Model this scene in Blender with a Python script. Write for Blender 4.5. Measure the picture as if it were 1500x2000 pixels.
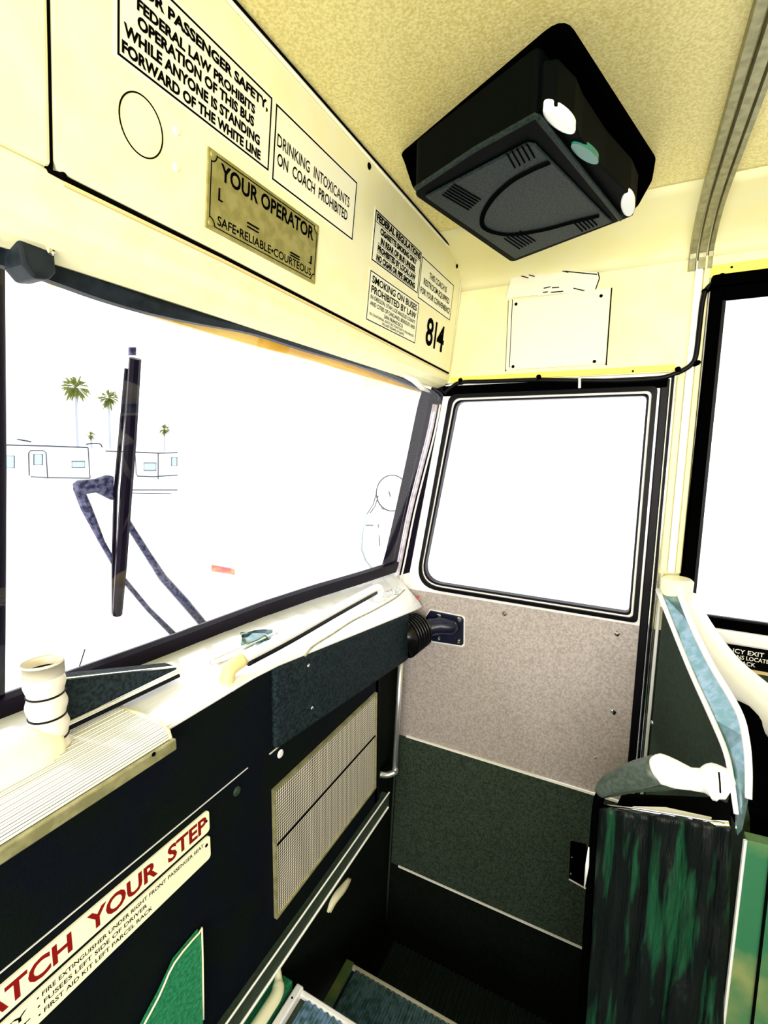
import bpy, bmesh, math, random
from mathutils import Vector, Matrix
random.seed(7)
SC = bpy.context.scene
COL = SC.collection
for o in list(bpy.data.objects):
    bpy.data.objects.remove(o)

# ------------------------------------------------------------------ camera
EYE = Vector((0.0, 0.0, 1.5))
FPX, CX, CY = 935.0, 750.0, 1000.0            # focal length in pixels of the 1500x2000 frame
RX = Vector((0.45444, 0.11264, -0.88362))     # rows: camera axes to world X, Y, Z
RY = Vector((-0.89070, 0.07143, -0.44897))
RZ = Vector((0.01186, 0.99101, 0.13328))
RX.normalize(); RY = (RY - RX * RY.dot(RX)).normalized(); RZ = RX.cross(RY)
ROT = Matrix((RX, RY, RZ))
cam_data = bpy.data.cameras.new('camera')
cam = bpy.data.objects.new('camera', cam_data); COL.objects.link(cam)
cam.matrix_world = Matrix.Translation(EYE) @ ROT.to_4x4()
cam_data.sensor_fit = 'VERTICAL'; cam_data.sensor_height = 36.0
cam_data.lens = FPX / 2000.0 * 36.0
cam_data.clip_start = 0.02; cam_data.clip_end = 500
SC.camera = cam

# ------------------------------------------------------------------ sky, sun, daylight, exposure
SC.view_settings.view_transform = 'Standard'
SC.view_settings.look = 'None'
SC.view_settings.gamma = 1.0
SC.view_settings.use_curve_mapping = False
SC.view_settings.exposure = 0.35
W = bpy.data.worlds.new('world'); SC.world = W; W.use_nodes = True
W.node_tree.nodes['Background'].inputs[0].default_value = (1.0, 1.0, 1.0, 1)
W.node_tree.nodes['Background'].inputs[1].default_value = 1.7

def area_light(name, loc, target, sx, sy, power, color):
    d = bpy.data.lights.new(name, 'AREA'); d.shape = 'RECTANGLE'; d.size = sx; d.size_y = sy
    d.energy = power; d.color = color
    o = bpy.data.objects.new(name, d); COL.objects.link(o)
    o.location = loc
    o.rotation_euler = (Vector(target) - Vector(loc)).to_track_quat('-Z', 'Y').to_euler()
    return o
sun_d = bpy.data.lights.new('sun', 'SUN'); sun_d.energy = 1.5; sun_d.angle = math.radians(2); sun_d.color = (1, 0.99, 0.97)
sun = bpy.data.objects.new('sun', sun_d); COL.objects.link(sun)
sun.rotation_euler = Vector((0.10, -0.62, -0.80)).to_track_quat('-Z', 'Y').to_euler()
sun.location = (0, 6, 8)
# daylight through the driver's side window and the passenger windows of the coach
area_light('driver_window_daylight', (-1.02, -0.15, 1.42), (0.8, 0.3, 1.5), 1.0, 0.75, 26, (1, 0.97, 0.92))
area_light('left_window_daylight', (-1.02, -1.5, 1.42), (1.0, 0.2, 1.6), 1.4, 0.7, 22, (1, 0.97, 0.92))

# ------------------------------------------------------------------ pixel -> plane helpers (place things on their real planes)
def ray(u, v):
    return ROT @ Vector(((u - CX) / FPX, -(v - CY) / FPX, -1.0))
def PX(u, v, x): d = ray(u, v); return EYE + d * ((x - EYE.x) / d.x)
def PY(u, v, y): d = ray(u, v); return EYE + d * ((y - EYE.y) / d.y)
def PZ(u, v, z): d = ray(u, v); return EYE + d * ((z - EYE.z) / d.z)
def PP(u, v, p0, n):
    d = ray(u, v); n = Vector(n); return EYE + d * ((Vector(p0) - EYE).dot(n) / d.dot(n))

# ------------------------------------------------------------------ materials
def mat(name, color, rough=0.5, metal=0.0, spec=0.5, color2=None, scale=30.0, lo=0.4, hi=0.6, stretch=None,
        bump=0.0, bscale=None, coat=0.0, detail=4.0):
    m = bpy.data.materials.new(name); m.use_nodes = True
    nt = m.node_tree; b = nt.nodes['Principled BSDF']
    c = tuple(color) + (1,)
    b.inputs['Base Color'].default_value = c
    b.inputs['Roughness'].default_value = rough
    b.inputs['Metallic'].default_value = metal
    b.inputs['Specular IOR Level'].default_value = spec
    b.inputs['Coat Weight'].default_value = coat
    if color2 is not None or bump:
        tc = nt.nodes.new('ShaderNodeTexCoord'); mp = nt.nodes.new('ShaderNodeMapping')
        nt.links.new(tc.outputs['Object'], mp.inputs['Vector'])
        if stretch: mp.inputs['Scale'].default_value = stretch
        nz = nt.nodes.new('ShaderNodeTexNoise'); nz.inputs['Scale'].default_value = scale; nz.inputs['Detail'].default_value = detail
        nt.links.new(mp.outputs['Vector'], nz.inputs['Vector'])
    if color2 is not None:
        rp = nt.nodes.new('ShaderNodeValToRGB')
        rp.color_ramp.elements[0].position = lo; rp.color_ramp.elements[1].position = hi
        rp.color_ramp.elements[0].color = c; rp.color_ramp.elements[1].color = tuple(color2) + (1,)
        nt.links.new(nz.outputs['Fac'], rp.inputs['Fac']); nt.links.new(rp.outputs['Color'], b.inputs['Base Color'])
    if bump:
        n2 = nt.nodes.new('ShaderNodeTexNoise'); n2.inputs['Scale'].default_value = bscale or scale
        nt.links.new(mp.outputs['Vector'], n2.inputs['Vector'])
        bp = nt.nodes.new('ShaderNodeBump'); bp.inputs['Strength'].default_value = bump; bp.inputs['Distance'].default_value = 0.004
        nt.links.new(n2.outputs['Fac'], bp.inputs['Height']); nt.links.new(bp.outputs['Normal'], b.inputs['Normal'])
    return m

def glass_mat(name, tint=(1, 1, 1), refl=0.05):
    m = bpy.data.materials.new(name); m.use_nodes = True
    nt = m.node_tree; nt.nodes.clear()
    out = nt.nodes.new('ShaderNodeOutputMaterial'); mx = nt.nodes.new('ShaderNodeMixShader')
    t = nt.nodes.new('ShaderNodeBsdfTransparent'); g = nt.nodes.new('ShaderNodeBsdfGlossy')
    t.inputs['Color'].default_value = tuple(tint) + (1,); g.inputs['Roughness'].default_value = 0.02
    mx.inputs['Fac'].default_value = refl
    nt.links.new(t.outputs[0], mx.inputs[1]); nt.links.new(g.outputs[0], mx.inputs[2]); nt.links.new(mx.outputs[0], out.inputs[0])
    return m

M = {}
M['cream'] = mat('cream_paint', (0.92, 0.84, 0.42), 0.42, color2=(0.93, 0.87, 0.50), scale=55, lo=0.35, hi=0.62, bump=0.05, bscale=160)
M['header'] = mat('header_paint', (0.94, 0.88, 0.50), 0.38, color2=(0.94, 0.90, 0.58), scale=24, lo=0.35, hi=0.62)
M['ceil'] = mat('ceiling_vinyl', (0.76, 0.64, 0.23), 0.5, color2=(0.93, 0.84, 0.38), scale=240, lo=0.38, hi=0.62, bump=0.12, bscale=260)
M['wallcream'] = mat('wall_cream', (0.95, 0.90, 0.54), 0.40, color2=(0.95, 0.88, 0.46), scale=12, lo=0.35, hi=0.65)
M['whitepaint'] = mat('white_paint', (0.94, 0.93, 0.86), 0.4)
M['sign'] = mat('sign_cream', (0.94, 0.92, 0.68), 0.4)
M['ink'] = mat('black_ink', (0.002, 0.002, 0.002), 0.8, spec=0.0)
M['redink'] = mat('red_ink', (0.22, 0.004, 0.004), 0.6, spec=0.2)
M['brass'] = mat('worn_brass', (0.30, 0.27, 0.08), 0.45, metal=0.35, color2=(0.40, 0.36, 0.13), scale=60)
M['navy'] = mat('navy_black_panel', (0.0016, 0.0030, 0.0070), 0.7, spec=0.08, color2=(0.002, 0.0045, 0.0035), scale=9, bump=0.25, bscale=420)
M['pad'] = mat('black_vinyl_pad', (0.004, 0.009, 0.013), 0.65, spec=0.12, color2=(0.016, 0.028, 0.034), scale=160, bump=0.7, bscale=330)
M['black'] = mat('black_plastic', (0.0005, 0.0006, 0.0006), 0.6, spec=0.0)
M['rubber'] = mat('black_rubber', (0.0015, 0.0013, 0.003), 0.45, spec=0.15)
M['bellow'] = mat('bellows_rubber', (0.004, 0.004, 0.005), 0.25, spec=0.5)
M['lilac'] = mat('polished_lilac_strip', (0.60, 0.52, 0.66), 0.3, metal=0.3, color2=(0.85, 0.80, 0.88), scale=50)
M['armgrey'] = mat('lever_arm_grey', (0.045, 0.065, 0.050), 0.45, spec=0.4, color2=(0.075, 0.095, 0.085), scale=140)
M['slate'] = mat('slate_black', (0.006, 0.010, 0.014), 0.5, spec=0.2, color2=(0.012, 0.018, 0.024), scale=60)
M['purple'] = mat('dark_purple_rubber', (0.004, 0.002, 0.009), 0.35, spec=0.10)
M['gunmetal'] = mat('tv_grey', (0.005, 0.011, 0.009), 0.5, spec=0.12, color2=(0.016, 0.027, 0.024), scale=260)
M['tvdark'] = mat('tv_dark', (0.0010, 0.0018, 0.0016), 0.55, spec=0.02)
M['gloss'] = mat('white_gloss', (0.95, 0.95, 0.93), 0.25)
M['greengloss'] = mat('green_lens', (0.02, 0.16, 0.11), 0.25)
M['chrome'] = mat('chrome', (0.92, 0.92, 0.92), 0.14, metal=1.0)
M['steel'] = mat('brushed_steel', (0.88, 0.90, 0.92), 0.35, metal=0.85, color2=(0.97, 0.97, 0.98), scale=120, stretch=(0.1, 4, 4))
M['ledge'] = mat('dash_ledge_metal', (0.90, 0.91, 0.93), 0.38, metal=0.15, color2=(0.82, 0.86, 0.92), scale=90, stretch=(0.15, 3, 3))
M['alu'] = mat('white_aluminium', (0.93, 0.93, 0.92), 0.35, metal=0.2)
M['doorgrey'] = mat('door_laminate_grey', (0.33, 0.285, 0.265), 0.55, color2=(0.50, 0.44, 0.42), scale=170, lo=0.36, hi=0.64, detail=6)
M['doordark'] = mat('door_laminate_dark', (0.018, 0.030, 0.020), 0.65, spec=0.1, color2=(0.050, 0.070, 0.050), scale=170, lo=0.36, hi=0.64, detail=6)
M['kick'] = mat('door_kick_black', (0.003, 0.0048, 0.0035), 0.7, spec=0.06, color2=(0.006, 0.009, 0.006), scale=170)
M['dgreen'] = mat('dark_green_panel', (0.020, 0.034, 0.022), 0.6, spec=0.2, color2=(0.030, 0.048, 0.032), scale=120)
M['green'] = mat('green_vinyl', (0.008, 0.15, 0.06), 0.6, color2=(0.02, 0.26, 0.12), scale=170)
M['olive'] = mat('olive_green_panel', (0.02, 0.14, 0.06), 0.55, color2=(0.20, 0.25, 0.09), scale=7, lo=0.42, hi=0.62)
M['wrinkle'] = mat('black_wrinkled_vinyl', (0.003, 0.005, 0.005), 0.45, spec=0.2, color2=(0.008, 0.060, 0.026), scale=16, lo=0.52, hi=0.66, stretch=(3, 3, 0.30), bump=1.0, bscale=60)  # green streaks are reflections painted into the black vinyl
M['bluerubber'] = mat('blue_ribbed_rubber', (0.025, 0.085, 0.10), 0.3, spec=0.7, color2=(0.10, 0.20, 0.32), scale=60)
M['blackrib'] = mat('dark_ribbed_rubber', (0.010, 0.022, 0.020), 0.5)
M['amber'] = mat('amber_gloss', (0.85, 0.45, 0.05), 0.35, color2=(0.95, 0.65, 0.12), scale=25, stretch=(0.3, 3, 3))
M['bodycream'] = mat('cream_plastic', (0.93, 0.90, 0.62), 0.4)
M['hose'] = mat('corrugated_hose', (0.74, 0.69, 0.60), 0.35)
M['paper'] = mat('paper', (0.95, 0.93, 0.76), 0.7)
M['trailer'] = mat('trailer_white', (0.93, 0.94, 0.95), 0.5)
M['tline'] = mat('trailer_trim', (0.05, 0.06, 0.08), 0.7, spec=0.1)
M['tglass'] = mat('trailer_window', (0.40, 0.50, 0.54), 0.4)
M['ground'] = mat('concrete_lot', (0.85, 0.85, 0.84), 0.8, color2=(0.9, 0.9, 0.89), scale=2)
M['frond'] = mat('palm_frond', (0.16, 0.19, 0.03), 0.8)
M['trunk'] = mat('palm_trunk', (0.36, 0.40, 0.48), 0.8)
M['armblue'] = mat('wiper_arm_grey', (0.02, 0.018, 0.07), 0.5, spec=0.2, color2=(0.12, 0.13, 0.24), scale=120)
M['redmark'] = mat('red_board_paint', (0.85, 0.10, 0.12), 0.5, color2=(0.9, 0.3, 0.12), scale=8)
M['yellow'] = mat('yellow_trim', (0.90, 0.78, 0.12), 0.45)
M['tan'] = mat('tan_wood_trim', (0.80, 0.62, 0.28), 0.45)
M['trimolive'] = mat('anodised_channel', (0.25, 0.24, 0.12), 0.4, metal=0.3, color2=(0.36, 0.34, 0.18), scale=60)
M['bluebrkt'] = mat('blue_black_enamel', (0.006, 0.008, 0.026), 0.3, spec=0.4)
M['teal'] = mat('brushed_teal_steel', (0.14, 0.27, 0.28), 0.25, metal=0.85, color2=(0.24, 0.34, 0.40), scale=60)
M['glass'] = glass_mat('window_glass')
M['tvglass'] = mat('tv_glass', (0.01, 0.012, 0.012), 0.1)
M['red'] = mat('red_wire', (0.7, 0.02, 0.02), 0.5)

# perforated speaker mesh: holes drawn as a regular dot pattern of the sheet itself
def perforated():
    m = bpy.data.materials.new('perforated_aluminium'); m.use_nodes = True
    nt = m.node_tree; b = nt.nodes['Principled BSDF']; b.inputs['Roughness'].default_value = 0.45; b.inputs['Metallic'].default_value = 0.1
    tc = nt.nodes.new('ShaderNodeTexCoord'); sp = nt.nodes.new('ShaderNodeSeparateXYZ')
    nt.links.new(tc.outputs['Object'], sp.inputs[0])
    def mth(op, a, bb=None):
        n = nt.nodes.new('ShaderNodeMath'); n.operation = op
        if hasattr(a, 'links'): nt.links.new(a, n.inputs[0])
        else: n.inputs[0].default_value = a
        if bb is not None:
            if hasattr(bb, 'links'): nt.links.new(bb, n.inputs[1])
            else: n.inputs[1].default_value = bb
        return n.outputs[0]
    k = 2 * math.pi / 0.0062
    sx = mth('SINE', mth('MULTIPLY', sp.outputs['X'], k)); sz = mth('SINE', mth('MULTIPLY', sp.outputs['Z'], k))
    pr = mth('ADD', sx, sz)
    rp = nt.nodes.new('ShaderNodeValToRGB'); rp.color_ramp.elements[0].position = 0.35; rp.color_ramp.elements[1].position = 0.6
    rp.color_ramp.elements[0].color = (0.92, 0.87, 0.74, 1); rp.color_ramp.elements[1].color = (0.03, 0.028, 0.022, 1)
    nt.links.new(mth('ADD', mth('MULTIPLY', pr, 0.25), 0.5), rp.inputs['Fac'])
    nt.links.new(rp.outputs['Color'], b.inputs['Base Color'])
    return m
M['mesh'] = perforated()
# bright sheet with close dark grooves running along its length
def ribbed_metal():
    m = bpy.data.materials.new('ribbed_aluminium'); m.use_nodes = True
    nt = m.node_tree; b = nt.nodes['Principled BSDF']; b.inputs['Roughness'].default_value = 0.35; b.inputs['Metallic'].default_value = 0.2
    tc = nt.nodes.new('ShaderNodeTexCoord'); sp = nt.nodes.new('ShaderNodeSeparateXYZ'); nt.links.new(tc.outputs['Object'], sp.inputs[0])
    a = nt.nodes.new('ShaderNodeMath'); a.operation = 'ADD'; nt.links.new(sp.outputs['Y'], a.inputs[0]); nt.links.new(sp.outputs['Z'], a.inputs[1])
    c = nt.nodes.new('ShaderNodeMath'); c.operation = 'MULTIPLY'; nt.links.new(a.outputs[0], c.inputs[0]); c.inputs[1].default_value = 2 * math.pi / 0.0046
    d = nt.nodes.new('ShaderNodeMath'); d.operation = 'SINE'; nt.links.new(c.outputs[0], d.inputs[0])
    rp = nt.nodes.new('ShaderNodeValToRGB'); rp.color_ramp.elements[0].position = 0.0; rp.color_ramp.elements[1].position = 0.25
    rp.color_ramp.elements[0].color = (0.93, 0.93, 0.90, 1); rp.color_ramp.elements[1].color = (0.93, 0.93, 0.90, 1)
    e = rp.color_ramp.elements.new(0.72); e.color = (0.92, 0.92, 0.88, 1); e = rp.color_ramp.elements.new(0.86); e.color = (0.02, 0.02, 0.015, 1)
    nt.links.new(d.outputs[0], rp.inputs['Fac']); nt.links.new(rp.outputs['Color'], b.inputs['Base Color'])
    return m
M['ribmetal'] = ribbed_metal()

# ------------------------------------------------------------------ object helpers
def obj(name, bm, material, parent=None, bevel=0.0, smooth=False, segs=2):
    me = bpy.data.meshes.new(name)
    bmesh.ops.remove_doubles(bm, verts=bm.verts, dist=1e-6)
    bmesh.ops.recalc_face_normals(bm, faces=bm.faces)
    bm.to_mesh(me); bm.free()
    if isinstance(material, str): material = M[material]
    me.materials.append(material)
    if smooth:
        for p in me.polygons: p.use_smooth = True
    o = bpy.data.objects.new(name, me); COL.objects.link(o)
    if bevel:
        md = o.modifiers.new('bevel', 'BEVEL'); md.width = bevel; md.segments = segs; md.limit_method = 'ANGLE'; md.angle_limit = math.radians(40)
    if parent is not None: par(o, parent)
    return o
def par(o, parent):
    o.parent = parent
    if parent.type == 'EMPTY':
        o.matrix_parent_inverse = Matrix.Translation(parent.location).inverted()
def thing(name, label, cat, loc, group=None):
    o = bpy.data.objects.new(name, None); COL.objects.link(o)
    o.location = loc; o.empty_display_size = 0.05
    return tag(o, label, cat, group)
def tag(o, label, cat, group=None):
    o['label'] = label; o['category'] = cat
    if group: o['group'] = group
    return o
def struct(o, label=None, cat=None):
    o['kind'] = 'structure'
    if label: o['label'] = label; o['category'] = cat
    return o
def sthing(name, label, cat, loc):
    return struct(thing(name, label, cat, loc))

def add_box(bm, x0, x1, y0, y1, z0, z1):
    v = [bm.verts.new((x, y, z)) for x in (x0, x1) for y in (y0, y1) for z in (z0, z1)]
    for f in ((0, 1, 3, 2), (4, 6, 7, 5), (0, 4, 5, 1), (2, 3, 7, 6), (0, 2, 6, 4), (1, 5, 7, 3)):
        bm.faces.new([v[i] for i in f])
    return bm
def box(x0, x1, y0, y1, z0, z1): return add_box(bmesh.new(), x0, x1, y0, y1, z0, z1)
def add_prism(bm, pts, ext):
    """closed polygon pts extruded by vector ext"""
    e = Vector(ext); a = [bm.verts.new(p) for p in pts]; b = [bm.verts.new(Vector(p) + e) for p in pts]
    n = len(pts)
    bm.faces.new(a); bm.faces.new(b[::-1])
    for i in range(n): bm.faces.new((a[i], a[(i + 1) % n], b[(i + 1) % n], b[i]))
    return bm
def prism(pts, ext): return add_prism(bmesh.new(), pts, ext)
def smooth_path(pts, n=6):
    pts = [Vector(p) for p in pts]; out = []
    P = [pts[0] * 2 - pts[1]] + pts + [pts[-1] * 2 - pts[-2]]
    for i in range(1, len(P) - 2):
        p0, p1, p2, p3 = P[i - 1], P[i], P[i + 1], P[i + 2]
        for k in range(n):
            t = k / n
            out.append(0.5 * ((2 * p1) + (p2 - p0) * t + (2 * p0 - 5 * p1 + 4 * p2 - p3) * t * t + (3 * p1 - p0 - 3 * p2 + p3) * t ** 3))
    out.append(pts[-1]); return out
def add_tube(bm, pts, r, seg=12, closed=False, flat=None):
    """tube along pts; r a number or a list; flat=(axis vector, factor) squeezes the section"""
    pts = [Vector(p) for p in pts]; n = len(pts); rings = []
    up = None
    for i, p in enumerate(pts):
        a = pts[i - 1] if (i > 0 or closed) else pts[i]; b = pts[(i + 1) % n] if (i < n - 1 or closed) else pts[i]
        t = (b - a).normalized()
        if up is None:
            up = Vector((0, 0, 1)) if abs(t.z) < 0.9 else Vector((0, 1, 0))
        u = (up - t * up.dot(t)).normalized(); w = t.cross(u); up = u
        rr = r[i] if isinstance(r, (list, tuple)) else r
        ring = []
        for k in range(seg):
            an = 2 * math.pi * k / seg
            ring.append(bm.verts.new(p + u * (rr * math.cos(an)) + w * (rr * math.sin(an))))
        rings.append(ring)
    m = n if closed else n - 1
    for i in range(m):
        A, B = rings[i], rings[(i + 1) % n]
        for k in range(seg): bm.faces.new((A[k], A[(k + 1) % seg], B[(k + 1) % seg], B[k]))
    if not closed:
        bm.faces.new(rings[0][::-1]); bm.faces.new(rings[-1])
    return bm
def tube(pts, r, seg=12, closed=False): return add_tube(bmesh.new(), pts, r, seg, closed)
def add_sweep(bm, pts, prof_fn):
    """sweep a closed section: prof_fn(i, p) returns list of points"""
    rings = [[bm.verts.new(q) for q in prof_fn(i, p)] for i, p in enumerate(pts)]
    for A, B in zip(rings, rings[1:]):
        k = len(A)
        for j in range(k): bm.faces.new((A[j], A[(j + 1) % k], B[(j + 1) % k], B[j]))
    bm.faces.new(rings[0][::-1]); bm.faces.new(rings[-1])
    return bm
def grid(rows):
    bm = bmesh.new(); V = [[bm.verts.new(p) for p in r] for r in rows]
    for i in range(len(V) - 1):
        for j in range(len(V[0]) - 1):
            bm.faces.new((V[i][j], V[i][j + 1], V[i + 1][j + 1], V[i + 1][j]))
    return bm
def solidify(o, t, offset=-1):
    md = o.modifiers.new('solid', 'SOLIDIFY'); md.thickness = t; md.offset = offset; return o
def add_screw(bm, c, n, r=0.005, h=0.003, seg=14):
    c = Vector(c); n = Vector(n).normalized()
    u = n.orthogonal().normalized(); w = n.cross(u)
    prev = None
    for rr, hh in ((1.0, 0.0), (1.0, 0.35), (0.72, 0.85), (0.0, 1.0)):
        if rr == 0:
            t = bm.verts.new(c + n * h)
            for k in range(seg): bm.faces.new((prev[k], prev[(k + 1) % seg], t))
            break
        ring = [bm.verts.new(c + n * (h * hh) + (u * math.cos(2 * math.pi * k / seg) + w * math.sin(2 * math.pi * k / seg)) * (r * rr)) for k in range(seg)]
        if prev:
            for k in range(seg): bm.faces.new((prev[k], prev[(k + 1) % seg], ring[(k + 1) % seg], ring[k]))
        else:
            bm.faces.new(ring[::-1])
        prev = ring
    return bm
def screw(parent, c, n, r=0.005, h=0.003, m='chrome', name='screw'):
    return obj(name, add_screw(bmesh.new(), c, n, r, h), m, parent, smooth=False)

class Plane:
    """a flat face with origin o, horizontal axis u, vertical axis w, outward normal n"""
    def __init__(s, o, u, w):
        s.o = Vector(o); s.u = Vector(u).normalized(); s.w = Vector(w).normalized(); s.n = s.u.cross(s.w).normalized()
    def at(s, a, b, h=0.0): return s.o + s.u * a + s.w * b + s.n * h
    def uv(s, px, py):
        p = PP(px, py, s.o, s.n) - s.o; return p.dot(s.u), p.dot(s.w)
    def slab(s, bm, a0, a1, b0, b1, h0, h1):
        return add_prism(bm, [s.at(a0, b0, h0), s.at(a1, b0, h0), s.at(a1, b1, h0), s.at(a0, b1, h0)], s.n * (h1 - h0))
    def frame(s, bm, a0, a1, b0, b1, t, h0, h1):
        s.slab(bm, a0, a1, b0, b0 + t, h0, h1); s.slab(bm, a0, a1, b1 - t, b1, h0, h1)
        s.slab(bm, a0, a0 + t, b0 + t, b1 - t, h0, h1); s.slab(bm, a1 - t, a1, b0 + t, b1 - t, h0, h1); return bm
def rounded(a0, a1, b0, b1, r, n=5):
    out = []
    for cx, cy, s in ((a1 - r, b1 - r, 0), (a0 + r, b1 - r, 1), (a0 + r, b0 + r, 2), (a1 - r, b0 + r, 3)):
        for k in range(n + 1):
            t = math.pi / 2 * (s + k / n); out.append((cx + r * math.cos(t), cy + r * math.sin(t)))
    return out

_curve_cache = {}
def glyphs(text, bold=0.0):
    key = (text, bold)
    if key in _curve_cache: return _curve_cache[key]
    cu = bpy.data.curves.new('t', 'FONT'); cu.body = text; cu.offset = bold; cu.resolution_u = 3; cu.fill_mode = 'FRONT'; cu.dimensions = '2D'
    ob = bpy.data.objects.new('t', cu); COL.objects.link(ob)
    dg = bpy.context.evaluated_depsgraph_get(); dg.update()
    me = bpy.data.meshes.new_from_object(ob.evaluated_get(dg))
    vs = [tuple(v.co) for v in me.vertices]; fs = [tuple(p.vertices) for p in me.polygons]
    bpy.data.objects.remove(ob); bpy.data.curves.remove(cu); bpy.data.meshes.remove(me)
    _curve_cache[key] = (vs, fs); return vs, fs
def add_text(bm, text, P, a0, a1, b0, b1, h=0.0006, bold=0.0, slant=0.0):
    """letters of one line stretched to fill the rectangle on plane P"""
    vs, fs = glyphs(text, bold)
    x0 = min(v[0] for v in vs); x1 = max(v[0] for v in vs)
    ref = [v[1] for v in glyphs('HE', bold)[0]]; y0, y1 = min(ref), max(ref)
    out = []
    for x, y, z in vs:
        t = (y - y0) / (y1 - y0)
        out.append(bm.verts.new(P.at(a0 + (x - x0) / (x1 - x0) * (a1 - a0) + slant * t * (b1 - b0), b0 + t * (b1 - b0), h)))
    for f in fs:
        try: bm.faces.new([out[i] for i in f])
        except ValueError: pass
    return bm
def lettering(parent, lines, P, m='ink', name='lettering'):
    bm = bmesh.new()
    for L in lines: add_text(bm, L[0], P, *L[1:5], **(L[5] if len(L) > 5 else {}))
    return obj(name, bm, m, parent)

XR = 1.42       # inner face of the right wall and the door
YD = 0.575      # face of the dash
ZF = 0.19       # floor
ZC = 2.03       # ceiling
# ================================================================== STRUCTURE
# floor with the step well cut out of it
bm = bmesh.new()
add_box(bm, -0.98, 0.80, -3.0, 0.64, 0.13, ZF)
add_box(bm, 0.80, 1.43, -3.0, -0.03, 0.13, ZF)
struct(obj('floor', bm, 'dgreen'))
# floor of the well under the door
# walls
def wall_rect_holes(name, x0, x1, y0, y1, z0, z1, holes, m):
    """a wall in an x-thin slab with rectangular openings (y0,y1,z0,z1)"""
    bm = bmesh.new()
    ys = sorted({y0, y1, *[h[0] for h in holes], *[h[1] for h in holes]})
    zs = sorted({z0, z1, *[h[2] for h in holes], *[h[3] for h in holes]})
    for a, b in zip(ys, ys[1:]):
        for c, d in zip(zs, zs[1:]):
            my, mz = (a + b) / 2, (c + d) / 2
            if any(h[0] < my < h[1] and h[2] < mz < h[3] for h in holes): continue
            add_box(bm, x0, x1, a, b, c, d)
    return struct(obj(name, bm, m))
wall_rect_holes('wall_left', -1.06, -1.0, -3.0, 0.95, -0.35, ZC, [(-0.66, 0.36, 1.04, 1.80), (-2.2, -0.8, 1.06, 1.78)], 'wallcream')
struct(obj('wall_rear', box(-1.0, 1.42, -3.06, -3.0, 0.13, ZC), 'wallcream'))
# right wall: upper cream panel above the door, lower part below the passenger window
bm = bmesh.new()
add_box(bm, XR, XR + 0.05, -0.079, 0.80, 1.697, 1.96)
add_box(bm, XR, XR + 0.05, -3.0, -0.079, 1.905, 1.96)
add_box(bm, XR, XR + 0.05, -0.150, -0.079, 1.03, 1.905)
add_box(bm, XR, XR + 0.05, -3.0, -1.15, 1.03, 1.905)
struct(obj('wall_right', bm, 'wallcream'))
struct(obj('wall_right_lower', box(XR, XR + 0.05, -3.0, -0.079, -0.4, 1.03), 'dgreen'))
# ceiling with a coved edge over the right wall
prof = [(-1.0, 1.93), (-0.97, 1.985), (-0.90, 2.018), (-0.8, ZC + 0.002), (-0.79, ZC + 0.002), (1.18, ZC + 0.002), (1.19, ZC + 0.002)]
for k in range(1, 9):
    t = math.pi / 2 * k / 8
    prof.append((1.19 + 0.23 * math.sin(t), ZC + 0.002 - 0.075 * (1 - math.cos(t))))
for nm, seg_, m_ in (('ceiling', prof[:7], 'ceil'), ('ceiling_cove', prof[6:], 'wallcream')):
    rows = [[(x, y, z) for (x, z) in seg_] for y in (-3.06, -1.5, -0.1, 0.47, 0.90)]
    o = obj(nm, grid(rows), m_, smooth=True); solidify(o, 0.03, 1); struct(o)

# windshield: glass raked and curved in plan
WB = [(-1.0, 0.86), (-0.6, 0.85), (0.0, 0.82), (0.33, 0.795), (0.6, 0.768), (0.85, 0.752), (1.02, 0.728), (1.2, 0.69), (1.395, 0.655)]
def yb(x):
    for (a, p), (b, q) in zip(WB, WB[1:]):
        if x <= b: return p + (q - p) * (x - a) / (b - a)
    return WB[-1][1]
ZB, ZT = 1.115, 1.70
def ws(x, t): return Vector((x - 0.012 * t * (x > 1.3), yb(x) - (0.20 - 0.045 * max(0, (x - 0.6))) * t, ZB + (ZT - ZB) * t))
xs = [-0.98 + i * (1.385 + 0.98) / 40 for i in range(41)]
win1 = sthing('window_1', 'curved front windshield with black rubber gasket above the dash', 'windshield', (0.3, 0.78, 1.1))
obj('glass_pane', grid([[ws(x, t) for x in xs] for t in (0, 0.25, 0.5, 0.75, 1)]), 'glass', win1, smooth=True)
def gasket_prof(path, w, d, up):
    """ribbed rubber section swept along a path"""
    bm = bmesh.new(); n = len(path)
    def sec(i, p):
        a = path[max(0, i - 1)]; b = path[min(n - 1, i + 1)]
        t = (b - a).normalized(); u = (up - t * up.dot(t)).normalized(); nn = t.cross(u)
        pts = []
        for (s, h) in ((-1, 0), (-1, 0.5), (-0.8, 0.9), (-0.45, 1.0), (-0.2, 0.55), (0.1, 0.5), (0.35, 0.95), (0.7, 1.0), (1, 0.6), (1, 0)):
            pts.append(p + u * (s * w) + nn * ((h - 0.3) * d))
        return pts
    add_sweep(bm, path, sec); return bm
slope = (ws(0.5, 1) - ws(0.5, 0)).normalized()
path = [ws(x, 0.0) for x in xs]
path = smooth_path(path, 2)
obj('lower_gasket', gasket_prof(path, 0.018, -0.022, slope), 'purple', win1, smooth=False)
path = [PX(u, v, 1.372) for u, v in ((690, 1150), (722, 1140), (742, 1126), (757, 1100), (767, 1060), (781, 1000), (803, 900), (824, 800), (834, 765))]
obj('side_gasket', gasket_prof(smooth_path(path, 4), 0.0145, 0.020, Vector((0.2, -1, 0))), 'purple', win1)
ub = [(-60, 462), (0, 468), (100, 482), (200, 527), (300, 580), (400, 611), (500, 638), (600, 673), (700, 705), (800, 742), (858, 769)]
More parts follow.
